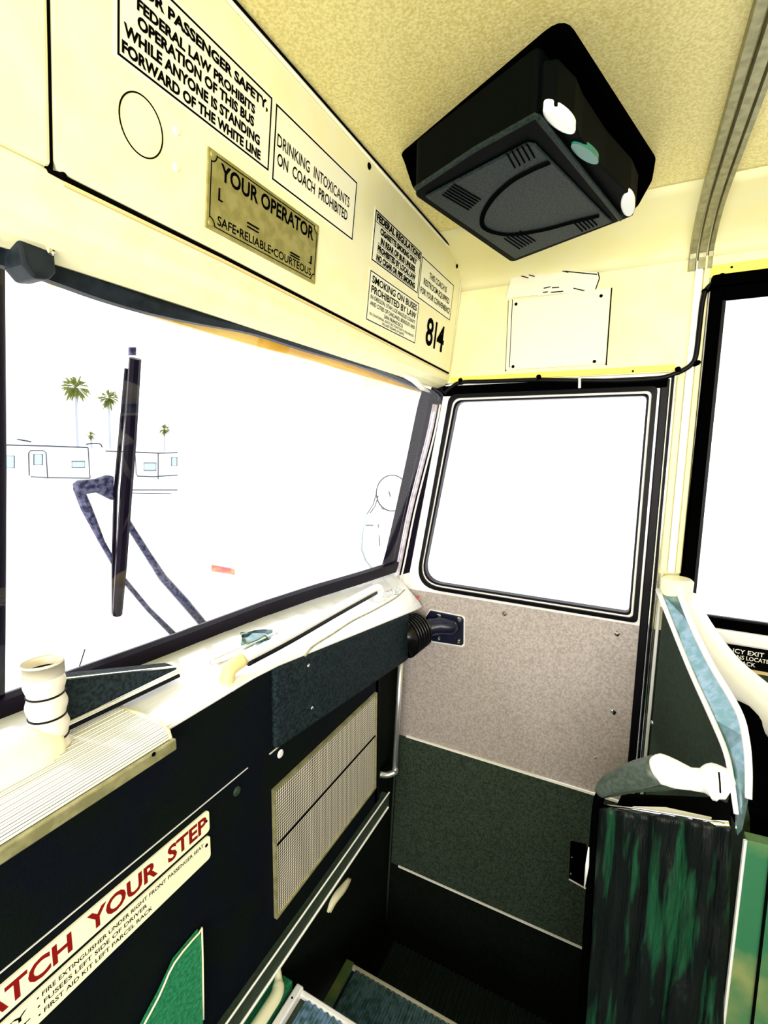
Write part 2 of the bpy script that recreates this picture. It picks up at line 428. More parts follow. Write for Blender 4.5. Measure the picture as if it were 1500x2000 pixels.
lb = [(-60, 505), (0, 517), (100, 548), (200, 584), (300, 613), (400, 634), (500, 653), (600, 685), (700, 714), (800, 752), (858, 776)]
ub = smooth_path([PY(u, v, 0.552) for u, v in ub], 4); lb = smooth_path([PY(u, v, 0.556) for u, v in lb], 4)
bm = bmesh.new(); add_sweep(bm, ub, lambda i, p: [ub[i], ub[i].lerp(lb[i], 0.5) + Vector((0, -0.006, 0)), lb[i], lb[i] + Vector((0, 0.012, 0)), ub[i] + Vector((0, 0.012, 0.004))])
obj('top_gasket', bm, 'slate', win1)
path = [PY(v[0], v[1], 0.80) for v in ((-9, 480), (-7, 700), (-5, 920), (-6, 1160), (-8, 1390))]
obj('centre_bar', tube(path, 0.011, 8), 'purple', win1, smooth=True)

# right front pillar between windshield and door
def door_front(z): return 0.630 + 0.040 * (1.086 - z) if z < 1.086 else 0.630 - 0.188 * (z - 1.086)
bm = bmesh.new()
zs = [1.0, 1.2, 1.35, 1.5, 1.65, 1.735]
for a, b in zip(zs, zs[1:]):
    pa = ws(1.395, (a - ZB) / (ZT - ZB)); pb = ws(1.395, (b - ZB) / (ZT - ZB))
    q = [Vector((XR + 0.004, pa.y + 0.07, a)), Vector((XR + 0.004, door_front(a), a)), Vector((XR + 0.03, door_front(a), a)), Vector((XR + 0.03, pa.y + 0.07, a))]
    q2 = [Vector((XR + 0.004, pb.y + 0.07, b)), Vector((XR + 0.004, door_front(b), b)), Vector((XR + 0.03, door_front(b), b)), Vector((XR + 0.03, pb.y + 0.07, b))]
    va = [bm.verts.new(p) for p in q]; vb = [bm.verts.new(p) for p in q2]
    for k in range(4): bm.faces.new((va[k], va[(k + 1) % 4], vb[(k + 1) % 4], vb[k]))
    bm.faces.new(va); bm.faces.new(vb)
struct(obj('trim_1', bm, 'purple'))
# polished inner strip of the pillar
pa = [PX(u, v, XR - 0.014) for u, v in ((850, 790), (838, 850), (820, 920), (800, 1000), (781, 1095), (772, 1135))]
struct(obj('trim_2', tube(smooth_path(pa, 3), 0.0088, 8), 'lilac', smooth=True))
pa = [PX(u + 10, v, XR - 0.016) for u, v in ((850, 790), (838, 850), (820, 920), (800, 1000), (781, 1095), (772, 1135))]
struct(obj('trim_16', tube(smooth_path(pa, 3), 0.0030, 8), 'whitepaint', smooth=True))
# front body wall under the windshield, outside the dash
struct(obj('wall_front', box(-1.0, 1.46, 0.90, 0.93, -0.35, 0.98), 'navy'))

bm = bmesh.new()
jz = [-0.40, 0.0, 0.45, 0.75, 1.0]
add_prism(bm, [Vector((XR + 0.004, door_front(z) - 0.012, z)) for z in jz] + [Vector((XR + 0.004, 0.97, z)) for z in (1.0, -0.40)], (0.05, 0, 0))
struct(obj('wall_front_corner', bm, 'kick'))
bm = bmesh.new()
add_prism(bm, [Vector((XR + 0.002, door_front(0.955) - 0.004, 0.955)), Vector((XR + 0.002, door_front(1.09) - 0.004, 1.09)), Vector((XR + 0.002, 0.70, 1.06)), Vector((XR + 0.002, 0.70, 0.955))], (0.03, 0, 0))
struct(obj('trim_15', bm, 'whitepaint'))

# ------------------------------------------------------------------ passenger window
win2 = sthing('window_2', 'large side window behind the door in a black rubber frame', 'window', (XR, -0.6, 1.0))
y0, y1, z0, z1 = -1.15, -0.150, 1.035, 1.905
F = Plane((XR, 0, 0), (0, -1, 0), (0, 0, 1))      # u = towards the rear, normal towards the inside
F = Plane((XR, 0, 0), (0, -1, 0), (0, 0, 1))
assert F.n.x < 0
bm = bmesh.new(); F.frame(bm, -y1 - 0.008, -y0, 1.062, 1.912, 0.026, 0.0, 0.018)
F.slab(bm, -y1 - 0.008, -y0, 1.852, 1.90, 0.0, 0.014)
obj('window_frame', bm, 'black', win2, bevel=0.006)
bm = bmesh.new(); F.frame(bm, -y1 + 0.018, -y0 - 0.02, 1.085, 1.888, 0.007, 0.0, 0.010)
obj('inner_bead', bm, 'rubber', win2)
obj('glass_pane', box(XR + 0.018, XR + 0.022, y0, y1, z0, z1), 'glass', win2)
bm = bmesh.new(); F.slab(bm, 0.135, 1.15, 1.908, 1.936, 0.0, 0.004)
obj('yellow_strip', bm, 'yellow', win2)
bm = bmesh.new(); F.slab(bm, 0.15, 1.15, 1.028, 1.064, 0.0, 0.022)
obj('window_sill', bm, 'alu', win2, bevel=0.006)

# ------------------------------------------------------------------ pillar trims beside the door
def strip(name, a0, a1, z0, z1, m, h=0.006, bevel=0.002):
    bm = bmesh.new(); F.slab(bm, a0, a1, z0, z1, 0.0, h)
    return struct(obj(name, bm, m, bevel=bevel))
strip('trim_3', 0.0790, 0.0835, -0.3, 1.690, 'rubber', 0.010)
strip('trim_4', 0.0840, 0.0900, 0.0, 1.688, 'chrome', 0.014)
strip('trim_5', 0.0915, 0.1060, 1.19, 1.685, 'cream', 0.007)
strip('trim_6', 0.1080, 0.1235, 1.19, 1.950, 'whitepaint', 0.011)
strip('trim_7', 0.1260, 0.1380, 1.19, 1.960, 'cream', 0.008)
strip('trim_8', 0.1395, 0.1490, 1.19, 1.905, 'whitepaint', 0.006)
strip('trim_9', 0.0930, 0.1010, 0.3, 1.185, 'alu', 0.012)
# roof bow moulding rising from the pillar and bending along the coved ceiling
def bow(ya, yb_, m, name, lift):
    bm = bmesh.new(); rows = []
    pr = [(XR - 0.0, 1.93)] + [(x, z) for (x, z) in prof[::-1]][:9] + [(0.9, ZC + 0.002), (-0.79, ZC + 0.002)]
    pp = []
    for i, (x, z) in enumerate(pr):
        a = pr[max(0, i - 1)]; b = pr[min(len(pr) - 1, i + 1)]
        tx, tz = b[0] - a[0], b[1] - a[1]; l = math.hypot(tx, tz); nx, nz = -tz / l, tx / l
        if nx > 0 or nz > 0: nx, nz = (-abs(nx), -abs(nz))
        pp.append(((x, z), (x + nx * lift, z + nz * lift)))
    def sec(i, p):
        (xa, za), (xb, zb_) = pp[i]
        return [(xa, ya, za), (xa, yb_, za), (xb, yb_ - 0.002, zb_), (xb, ya + 0.002, zb_)]
    add_sweep(bm, pp, sec); return struct(obj(name, bm, m))
bow(-0.108, -0.092, 'trimolive', 'trim_10', 0.012)
bow(-0.128, -0.110, 'trimolive', 'trim_11', 0.014)
bow(-0.142, -0.130, 'trimolive', 'trim_12', 0.010)
strip('trim_13', -0.50, 0.085, 1.699, 1.714, 'yellow', 0.004)

# ================================================================== DOOR
door = sthing('door_1', 'entrance door with tall window, grey upper panel and dark lower panels', 'door', (XR, 0.3, -0.29))
def dpoly(z0, z1, yr=-0.075, inset=0.0):
    return [Vector((XR, yr, z0)), Vector((XR, yr, z1)), Vector((XR, door_front(z1) - inset, z1)), Vector((XR, door_front(z0) - inset, z0))]
T = (0.03, 0, 0)
WZL = PX(880, 1142, XR).z; WZR = PX(1222, 1196, XR).z; WZT = PX(1080, 779, XR).z; WYL = PX(893, 790, XR).y
obj('upper_panel', prism([Vector((XR, -0.075, 0.505)), Vector((XR, -0.075, WZR - 0.012)), Vector((XR, door_front(WZL) - 0.05, WZL - 0.012)), Vector((XR, door_front(1.03), WZL - 0.036)), Vector((XR, door_front(0.505), 0.505))], T), 'doorgrey', door)
obj('middle_panel', prism(dpoly(-0.008, 0.505), T), 'doordark', door)  # dark lower boards, deepened to carry the light's fall-off down the door
obj('kick_panel', prism(dpoly(-0.40, -0.008), T), 'kick', door)
# window surround: outer outline minus rounded inner opening, as a strip of quads
def outline(pts, n=64):
    """closed rounded outline resampled; pts list of (y,z,r)"""
    out = []
    k = len(pts)
    for i in range(k):
        p = Vector(pts[i][:2] + (0,)); a = Vector(pts[i - 1][:2] + (0,)); b = Vector(pts[(i + 1) % k][:2] + (0,)); r = pts[i][2]
        pa = p + (a - p).normalized() * r; pb = p + (b - p).normalized() * r
        for j in range(9):
            t = j / 8; q = pa * (1 - t) ** 2 + p * 2 * t * (1 - t) + pb * t * t; out.append(q)
    return out
def ring(o1, o2, x1, x2, x3):
    """band between outlines o1 (outer) and o2 (inner): back x3, front x1 (outer) / x2 (inner)"""
    bm = bmesh.new(); n = len(o1)
    A = [bm.verts.new((x3, p.x, p.y)) for p in o1]; B = [bm.verts.new((x1, p.x, p.y)) for p in o1]
    C_ = [bm.verts.new((x2, p.x, p.y)) for p in o2]; D = [bm.verts.new((x3, p.x, p.y)) for p in o2]
    for i in range(n):
        j = (i + 1) % n
        for P, Q in ((A, B), (B, C_), (C_, D), (D, A)): bm.faces.new((P[i], P[j], Q[j], Q[i]))
    return bm
def wout(e, r):    # e grows the opening outline
    return outline([(WYL + (WZT - WZL) * 0.175 + e, WZL - e, r), (-0.028 - e, WZR - e, 0.004 + r * 0.12), (-0.028 - e, WZT + e, 0.004 + r * 0.12), (WYL + e, WZT + e, 0.012 + r * 0.15)])
frame_out = outline([(door_front(1.03), WZL - 0.034, 0.004), (-0.075, WZR - 0.031, 0.004), (-0.075, 1.692, 0.004), (door_front(1.692), 1.692, 0.004)])
obj('window_surround', ring(frame_out, wout(0.022, 0.085), XR - 0.002, XR - 0.002, XR + 0.028), 'alu', door)
obj('window_gasket', ring(wout(0.0225, 0.085), wout(0.011, 0.08), XR - 0.010, XR - 0.012, XR + 0.02), 'rubber', door)
obj('window_trim', ring(wout(0.0105, 0.08), wout(0.005, 0.075), XR - 0.006, XR - 0.008, XR + 0.02), 'whitepaint', door)
obj('inner_gasket', ring(wout(0.0045, 0.075), wout(0.0, 0.07), XR - 0.010, XR - 0.004, XR + 0.02), 'purple', door)
bm = bmesh.new(); bm.faces.new([bm.verts.new((XR + 0.014, p.x, p.y)) for p in wout(0.004, 0.07)])
o = obj('glass_pane', bm, 'glass', door)
bm = box(XR - 0.010, XR, -0.072, door_front(1.68) + 0.004, 1.658, 1.688)
obj('top_rail', bm, 'black', door, bevel=0.004)
obj('rear_stile', box(XR - 0.008, XR, -0.076, -0.056, 0.45, 1.68), 'rubber', door, bevel=0.003)
def dstrip(zc, h, m, y0=0.0):
    obj('chrome_strip', prism([Vector((XR - 0.004, -0.072 + y0, zc - h)), Vector((XR - 0.004, -0.072 + y0, zc + h)), Vector((XR - 0.004, door_front(zc) - 0.03, zc + h)), Vector((XR - 0.004, door_front(zc) - 0.03, zc - h))], (0.004, 0, 0)), m, door)
dstrip(0.508, 0.0035, 'whitepaint'); dstrip(-0.008, 0.0028, 'whitepaint')
for (u, v) in ((985, 1199), (1205, 1238), (1198, 1391)):
    screw(door, PX(u, v, XR), (-1, 0, 0), 0.008, 0.005)
for (u, v) in ((1163, 1480), (800, 1448)):
    screw(door, PX(u, v, XR), (-1, 0, 0), 0.003, 0.002)
# front jamb: thin bright line where the door meets the well wall
struct(obj('trim_14', tube([(XR - 0.006, door_front(z) + 0.004, z) for z in (0.45, 0.2, -0.05, -0.3)], 0.004, 6), 'dgreen', smooth=True))

# ================================================================== HEADER (destination sign box)
HN = Vector((0, -0.995, -0.1)).normalized()
HP = Plane((0.0, 0.4965, 1.7665), (1, 0, 0), (0, -0.1, 0.995))
if HP.n.y > 0: raise RuntimeError('header normal')
# base point on the measured plane
HP.o = Vector((0.0, 0.470 + 0.1 / 0.995 * (2.027 - 1.7665), 1.7665))
def hz(z): return (z - 1.7665) / 0.995       # height on the plane from a world z
hd = sthing('wall_header', 'cream painted header box above the windshield', 'header', (0.5, 0.55, 1.68))
# body behind and left of the face panel with a rolled underside
sec = []
def hp(z, h=0.0): p = HP.at(0, hz(z), h); return (p.y, p.z)
body = [hp(2.029, -0.004), hp(1.90, -0.004), hp(1.735, -0.004), (0.5025, 1.716), (0.506, 1.703), (0.518, 1.690), (0.540, 1.683), (0.57, 1.690), (0.60, 1.71), (0.64, 1.75), (0.66, 2.03)]
bm = bmesh.new()
add_prism(bm, [Vector((-0.98, y, z)) for (y, z) in body], (1.415 + 0.98, 0, 0))
o = obj('header_shell', bm, 'header', hd)
# the left face stands proud of the recessed panel
bm = bmesh.new(); HP.slab(bm, -0.95, 0.2855, hz(1.752), hz(2.027), -0.003, 0.006)
obj('left_face', bm, 'header', hd, bevel=0.004)
bm = bmesh.new(); add_prism(bm, [HP.at(a, b, -0.003) for a, b in [(1.386, hz(2.026)), (1.394, hz(2.022)), (1.398, hz(2.014))][::-1] + [(0.2935, hz(2.026)), (0.2895, hz(2.022)), (0.2895, hz(1.7600)), (0.2935, hz(1.7535)), (0.305, hz(1.7525)), (0.50, hz(1.7500)), (0.86, hz(1.7405)), (1.398, hz(1.7255))]], HP.n * 0.006)
obj('face_panel', bm, 'header', hd, bevel=0.0015)
bm = bmesh.new(); HP.slab(bm, 0.2840, 0.2890, hz(1.752), hz(2.026), -0.003, 0.0015); add_prism(bm, [HP.at(a, b, -0.003) for a, b in ((0.2855, hz(1.752)), (0.2895, hz(1.752)), (0.2935, hz(1.7530)), (0.305, hz(1.7520)), (0.50, hz(1.7495)), (0.86, hz(1.7400)), (1.400, hz(1.7250)), (1.400, hz(1.7215)), (0.86, hz(1.7370)), (0.50, hz(1.7465)), (0.300, hz(1.7488)), (0.2870, hz(1.7495)))], HP.n * 0.0045)
HP.slab(bm, 1.399, 1.4015, hz(1.7255), hz(2.02), -0.003, 0.001)
obj('panel_seam', bm, 'ink', hd)
bm = bmesh.new(); add_prism(bm, [HP.at(a, b, -0.003) for a, b in ((0.300, hz(1.7475)), (0.50, hz(1.7452)), (0.86, hz(1.7357)), (1.400, hz(1.7202)), (1.400, hz(1.7172)), (0.86, hz(1.7325)), (0.50, hz(1.7420)), (0.300, hz(1.7443)))], HP.n * 0.0035)
obj('panel_groove', bm, 'tan', hd)
# sealant blob in the corner of the seam
bm = bmesh.new(); add_screw(bm, HP.at(0.298, hz(1.7515), 0.001), HP.n, 0.0035, 0.003)
obj('sealant', bm, 'ink', hd)
obj('ceiling_bead', tube([(-0.9, 0.466, 2.0285), (1.36, 0.466, 2.0285), (1.395, 0.468, 2.015), (1.408, 0.474, 1.98), (1.410, 0.50, 1.75)], 0.0035, 8), 'bodycream', hd, smooth=True)
obj('ceiling_seam', tube([(-0.9, 0.4605, 2.029), (1.35, 0.4605, 2.029)], 0.0017, 6), 'ink', hd)
for (u, v) in ((718, 325), (890, 520)):
    a, b = HP.uv(u, v); screw(hd, HP.at(a, b, 0.002), HP.n, 0.006, 0.004, 'ink')
for (u, v) in ((341, 257), (340, 327)):
    a, b = HP.uv(u, v); screw(hd, HP.at(a, b, 0.002), HP.n, 0.0052, 0.003, 'sign')
# round inset cover: thin circular seam
bm = bmesh.new(); n = 48
ca, cb = HP.uv(273, 247)
ringp = [HP.at(ca + 0.0255 * math.cos(2 * math.pi * k / n), cb + 0.0285 * math.sin(2 * math.pi * k / n), 0.0032) for k in range(n)]
obj('round_cover_seam', tube(ringp, 0.0008, 6, True), 'ink', hd)

# -------- signs on the header
HPS = Plane(HP.o + HP.n * 0.0032, (1, 0, 0), (0, -0.1, 0.995))
def header_sign(name, label, a0, a1, z0, z1, lines, t=0.0018, mb='sign', pad=0.004, bold=0.012, group=None):
    s = tag(obj(name, HPS.slab(bmesh.new(), a0 - pad, a1 + pad, hz(z0) - pad, hz(z1) + pad, 0, 0.0006), mb), label, 'sign')
    bm = bmesh.new(); HPS.frame(bm, a0, a1, hz(z0), hz(z1), t, 0.0006, 0.0011)
    obj('border', bm, 'ink', s)
    lettering(s, [(L[0], L[1], L[2], hz(L[3]), hz(L[4]), dict(h=0.0012, bold=L[5] if len(L) > 5 else bold)) for L in lines], HPS)
    return s
def px_line(text, l_top, l_bot, r_top, r_bot, bold=0.02):
    """text spanning from its left end to right end as measured on the header face"""
    a0 = (HPS.uv(*l_top)[0] + HPS.uv(*l_bot)[0]) / 2; a1 = (HPS.uv(*r_top)[0] + HPS.uv(*r_bot)[0]) / 2
    zb_ = (HPS.uv(*l_bot)[1] + HPS.uv(*r_bot)[1]) / 2; zt = (HPS.uv(*l_top)[1] + HPS.uv(*r_top)[1]) / 2
    return (text, a0, a1, 1.7665 + zb_ * 0.995, 1.7665 + zt * 0.995, bold)
header_sign('passenger_safety_sign', 'largest black-bordered header sign, five bold lines on passenger safety and the white line', 0.350, 0.574, 1.8835, 1.9735, [
    ('FOR PASSENGER SAFETY,', 0.368, 0.566, 1.9530, 1.9645, 0.045),
    px_line('FEDERAL LAW PROHIBITS', (266, -3), (266, 20), (497, 204), (497, 224), 0.045),
    px_line('OPERATION OF THIS BUS', (267, 28), (267, 53), (495, 229), (495, 250), 0.045),
    px_line('WHILE ANYONE IS STANDING', (240, 39), (240, 64), (506, 268), (506, 289), 0.045),
    px_line('FORWARD OF THE WHITE LINE', (237, 73), (236, 98), (507, 297), (508, 317), 0.045)], t=0.0022)
header_sign('intoxicants_sign', 'two-line thin lettered header sign about drinking intoxicants on the coach', 0.5825, 0.805, 1.877, 1.972, [
    px_line('DRINKING  INTOXICANTS', (541, 262), (540, 285), (682, 385), (681, 406), 0.008),
    px_line('ON  COACH  PROHIBITED', (541, 298), (540, 320), (678, 412), (677, 433), 0.014)], t=0.0022)
header_sign('federal_regulations_sign', 'crowded sign headed FEDERAL REGULATIONS above the smoking notice', 0.8805, 1.1105, 1.8685, 1.959, [
    ('FEDERAL REGULATIONS', 0.886, 1.106, 1.942, 1.9555, 0.05),
    ('CIGARETTE SMOKING ONLY', 0.905, 1.088, 1.924, 1.936, 0.055),
    ('IN REAR OF BUS UNLESS', 0.910, 1.083, 1.9075, 1.9195, 0.055),
    ('PROHIBITED BY LOCAL LAW', 0.900, 1.090, 1.891, 1.903, 0.055),
    ('NO CIGAR OR PIPE SMOKING', 0.898, 1.092, 1.874, 1.886, 0.055)], t=0.0021)
bm = bmesh.new(); HPS.slab(bm, 0.882, 1.109, hz(1.9392), hz(1.9402), 0.0006, 0.0011)
for zz in (1.9058, 1.8890, 1.8725): HPS.slab(bm, 0.900, 1.09, hz(zz), hz(zz + 0.0009), 0.0006, 0.0011)
obj('ruled_line', bm, 'ink', bpy.data.objects['federal_regulations_sign'])
header_sign('restroom_sign', 'sign saying the coach is restroom equipped, at the right end of the header', 1.1165, 1.3465, 1.861, 1.954, [
    ('THIS COACH IS', 1.170, 1.295, 1.9205, 1.9345, 0.012),
    ('RESTROOM EQUIPPED', 1.140, 1.325, 1.8985, 1.9125, 0.012),
    ('FOR YOUR CONVENIENCE', 1.126, 1.338, 1.8755, 1.8895, 0.016)], t=0.0020)
header_sign('smoking_prohibited_sign', 'lower sign headed SMOKING ON BUSES PROHIBITED BY LAW, left of the number', 0.8805, 1.127, 1.757, 1.850, [
    ('SMOKING ON BUSES', 0.890, 1.116, 1.8295, 1.8435, 0.02),
    ('PROHIBITED BY LAW', 0.890, 1.116, 1.8110, 1.8250, 0.02),
    ('IN OREGON, UTAH, LOS ANGELES COUNTY', 0.890, 1.116, 1.7995, 1.8075, 0.01),
    ('AND CITIES OF OAKLAND, BERKELEY AND', 0.890, 1.116, 1.7875, 1.7955, 0.01),
    ('SAN FRANCISCO', 0.955, 1.05, 1.7765, 1.7840, 0.01),
    ('IN CALIFORNIA, SEATS SECTION THAT IS PROHIBITED', 0.892, 1.114, 1.7690, 1.7740, 0.005),
    ('IN LAST ROWS OF SEATS', 0.95, 1.06, 1.7615, 1.7665, 0.01)], t=0.0018)
# coach number
num = bmesh.new(); add_text(num, '8', HPS, 1.190, 1.238, hz(1.768), hz(1.836), 0.0004, 0.02)
add_text(num, 'I', HPS, 1.249, 1.261, hz(1.768), hz(1.836), 0.0004, 0.02); add_text(num, '4', HPS, 1.268, 1.322, hz(1.768), hz(1.836), 0.0004, 0.02)
tag(obj('coach_number', num, 'ink'), 'big black coach number 814 painted at the right end of the header', 'number')
# operator plate
op = thing('operator_plate', 'worn brass plate reading YOUR OPERATOR SAFE RELIABLE COURTEOUS', 'sign', HPS.at(0.58, hz(1.815)))
a0, a1, b0, b1 = 0.4655, 0.6995, hz(1.7705), hz(1.8605)
obj('plate', HPS.slab(bmesh.new(), a0, a1, b0, b1, 0, 0.0025), 'brass', op, bevel=0.001)
bm = bmesh.new(); i = 0.0045; t = 0.0012; c = 0.013
for (x0_, x1_, y0_, y1_) in ((a0 + c, a1 - c, b0 + i, b0 + i + t), (a0 + c, a1 - c, b1 - i - t, b1 - i), (a0 + i, a0 + i + t, b0 + c, b1 - c), (a1 - i - t, a1 - i, b0 + c, b1 - c)):
    HPS.slab(bm, x0_, x1_, y0_, y1_, 0.0025, 0.003)
for cx_, cy_, s in ((a0 + i, b0 + i, 0), (a1 - i, b0 + i, 1), (a1 - i, b1 - i, 2), (a0 + i, b1 - i, 3)):
    pts = [HPS.at(cx_ + 0.0095 * math.cos(math.pi / 2 * (s + k / 8)), cy_ + 0.0095 * math.sin(math.pi / 2 * (s + k / 8)), 0.0026) for k in range(9)]
    add_tube(bm, pts, 0.0008, 6)
obj('border', bm, 'ink', op)
lettering(op, [('YOUR OPERATOR', a0 + 0.020, a1 - 0.014, hz(1.8325), hz(1.8520), dict(h=0.0027, bold=0.03)),
               ('SAFE\u2022RELIABLE\u2022COURTEOUS', a0 + 0.018, a1 - 0.014, hz(1.7795), hz(1.7905), dict(h=0.0027, bold=0.018))], HPS)
bm = bmesh.new()
for (x_, y_, w_, h_) in ((a0 + 0.018, hz(1.808), 0.0012, 0.014), (a0 + 0.018, hz(1.808), 0.006, 0.0012), (a1 - 0.018, hz(1.797), 0.0012, 0.012), (a1 - 0.022, hz(1.797), 0.006, 0.0012),
                         (a0 + 0.07, hz(1.8015), 0.022, 0.0015), (a0 + 0.07, hz(1.797), 0.022, 0.0012), (a1 - 0.07, hz(1.796), 0.022, 0.0015), (a1 - 0.07, hz(1.7925), 0.022, 0.0012)):
    obj('name_holder_tab', HPS.slab(bmesh.new(), x_, x_ + w_, y_, y_ + h_, 0.0025, 0.0045), 'ink', op)
for cx_ in (a0 + 0.0065, a1 - 0.0065):
    for cy_ in (b0 + 0.0065, b1 - 0.0065):
        screw(op, HPS.at(cx_, cy_, 0.0025), HPS.n, 0.0042, 0.002, 'brass')

# opaque amber strip along the top of the windshield, and the shade bracket at its left
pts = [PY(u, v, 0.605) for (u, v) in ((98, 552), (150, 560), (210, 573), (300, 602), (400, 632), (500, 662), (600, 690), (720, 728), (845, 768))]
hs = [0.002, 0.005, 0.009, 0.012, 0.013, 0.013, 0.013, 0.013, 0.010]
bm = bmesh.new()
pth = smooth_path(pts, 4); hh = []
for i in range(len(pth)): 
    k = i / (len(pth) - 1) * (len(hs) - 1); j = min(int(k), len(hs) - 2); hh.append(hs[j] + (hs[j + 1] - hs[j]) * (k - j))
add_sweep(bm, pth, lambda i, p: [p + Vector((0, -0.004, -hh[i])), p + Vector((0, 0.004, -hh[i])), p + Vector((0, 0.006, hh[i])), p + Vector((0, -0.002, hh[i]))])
tag(obj('amber_strip', bm, 'amber'), 'amber strip along the top edge of the windshield under the header', 'edging')
kb = thing('shade_bracket', 'black shade bracket under the left end of the header', 'bracket', PY(60, 510, 0.53))
c = PY(60, 512, 0.535)
bm = bmesh.new(); add_prism(bm, [c + Vector((a, -0.012, b)) for a, b in ((-0.016, 0.016), (0.017, 0.012), (0.017, -0.006), (0.010, -0.015), (-0.004, -0.018), (-0.013, -0.008))], (0, 0.035, 0))
obj('bracket_body', bm, 'slate', kb, bevel=0.003)
screw(kb, c + Vector((0.012, -0.013, 0.012)), (0, -1, 0), 0.004, 0.003)
screw(kb, c + Vector((-0.034, -0.004, 0.012)), (0, -1, -0.3), 0.006, 0.004)
# clear plastic clip near the corner
tag(obj('corner_clip', tube([PY(790, 735, 0.52), PY(808, 742, 0.515), PY(825, 758, 0.53), PY(838, 765, 0.54)], [0.004, 0.008, 0.007, 0.003], 8), 'gloss', smooth=True), 'small white clip under the right end of the header', 'clip')

# ================================================================== DASH
dash = sthing('dashboard', 'dark dash with bright metal ledge under the windshield', 'dashboard', (0.4, YD, 0.49))
ZD = 1.090
rows = []
xd = [-0.95 + k * (1.40 + 0.95) / 36 for k in range(37)]
bm = grid([[Vector((x, YD - 0.002, ZD - 0.14 * max(0, (x - 0.65)))) for x in xd],
           [Vector((x, YD + 0.01, ZD + 0.006 - 0.125 * max(0, (x - 0.65)))) for x in xd],
           [Vector((x, yb(x) + 0.03, ZB - 0.022)) for x in xd]])
o = obj('metal_ledge', bm, 'ledge', dash); solidify(o, 0.012, 0)
# front faces
def zpad(x): return ZD - 0.14 * max(0, (x - 0.65))
bm = bmesh.new(); add_prism(bm, [Vector((-0.95, YD, ZD - 0.004)), Vector((0.667, YD, ZD - 0.004)), Vector((0.667, YD, 0.925)), Vector((-0.95, YD, 0.925))], (0, 0.02, 0))
obj('upper_fascia', bm, 'navy', dash)
bm = bmesh.new(); add_prism(bm, [Vector((0.673, YD - 0.008, zpad(0.673) - 0.002)), Vector((0.74, YD - 0.008, zpad(0.74) - 0.002)), Vector((1.297, YD - 0.008, zpad(1.297) - 0.002)), Vector((1.297, YD - 0.008, 0.848)), Vector((0.673, YD - 0.008, 0.918))], (0, 0.09, 0))
obj('padded_bolster', bm, 'pad', dash, bevel=0.006)
bm = bmesh.new(); add_box(bm, -0.95, 1.115, YD + 0.002, YD + 0.022, 0.49, 0.924)
obj('lower_fascia', bm, 'navy', dash)
bm = bmesh.new(); add_box(bm, -0.95, 0.60, YD - 0.0015, YD, 0.9237, 0.9250); add_box(bm, 0.66, 0.70, YD - 0.001, YD + 0.001, 0.9135, 0.9155)
obj('bright_seam', bm, 'alu', dash)
bm = bmesh.new(); add_tube(bm, [(x, YD - 0.004, zpad(x) + 0.001) for x in xd if x > 0.20], 0.003, 8)
obj('edge_bead', bm, 'alu', dash, smooth=True)
obj('end_cheek', box(1.10, 1.13, YD + 0.002, 0.70, 0.49, 0.87), 'navy', dash)
obj('corner_backing', box(1.125, 1.46, 0.665, 0.683, 0.45, 1.04), 'kick', dash)
# kick rail at the foot of the dash: dark channel between two bright beads
bm = bmesh.new(); add_box(bm, -0.3, 1.165, YD - 0.012, YD + 0.012, 0.446, 0.486)
obj('kick_rail', bm, 'dgreen', dash, bevel=0.002)
obj('rail_bead', tube([(-0.3, YD - 0.012, 0.488), (1.165, YD - 0.012, 0.490)], 0.0022, 6), 'alu', dash)
obj('rail_bead', tube([(-0.3, YD - 0.014, 0.446), (1.155, YD - 0.014, 0.450)], 0.003, 6), 'alu', dash)
for (u, v, m) in ((547, 1472, 'alu'), (462, 1545, 'dgreen')):
    screw(dash, PY(u, v, YD + 0.001), (0, -1, 0), 0.0085, 0.004, m)
for (u, v) in ((609, 1383), (602, 1300)):
    screw(dash, PY(u, v, YD - 0.008), (0, -1, 0), 0.004, 0.003)
# riser of the step well under the dash
riser = struct(obj('wall_stepwell', box(0.30, 1.46, 0.685, 0.72, -0.40, 0.46), 'kick'))
struct(obj('wall_stepwell_rear', box(0.80, 1.42, -0.030, -0.020, -0.40, ZF - 0.001), 'kick'))
struct(obj('floor_ledge', box(-0.95, 0.80, 0.641, 0.684, 0.13, ZF + 0.02), 'green'))
struct(obj('wall_stepwell_skirt', box(0.30, 0.79, 0.678, 0.686, ZF + 0.02, 0.335), 'green'))
slot = thing('step_light', 'slim oval step light low on the dark wall of the step well', 'light', PY(660, 1750, 0.684))
ps = [PY(640, 1782, 0.683), PY(650, 1758, 0.683), PY(668, 1735, 0.683), PY(681, 1716, 0.683)]
obj('lens', tube(smooth_path(ps, 4), [0.004 + 0.010 * math.sin(math.pi * k / 12) for k in range(13)], 10), 'bodycream', slot, smooth=True)
obj('bezel', tube(smooth_path([p + Vector((0.012, 0.0, -0.012)) for p in ps], 4), [0.003 + 0.006 * math.sin(math.pi * k / 12) for k in range(13)], 10), 'tan', slot, smooth=True)

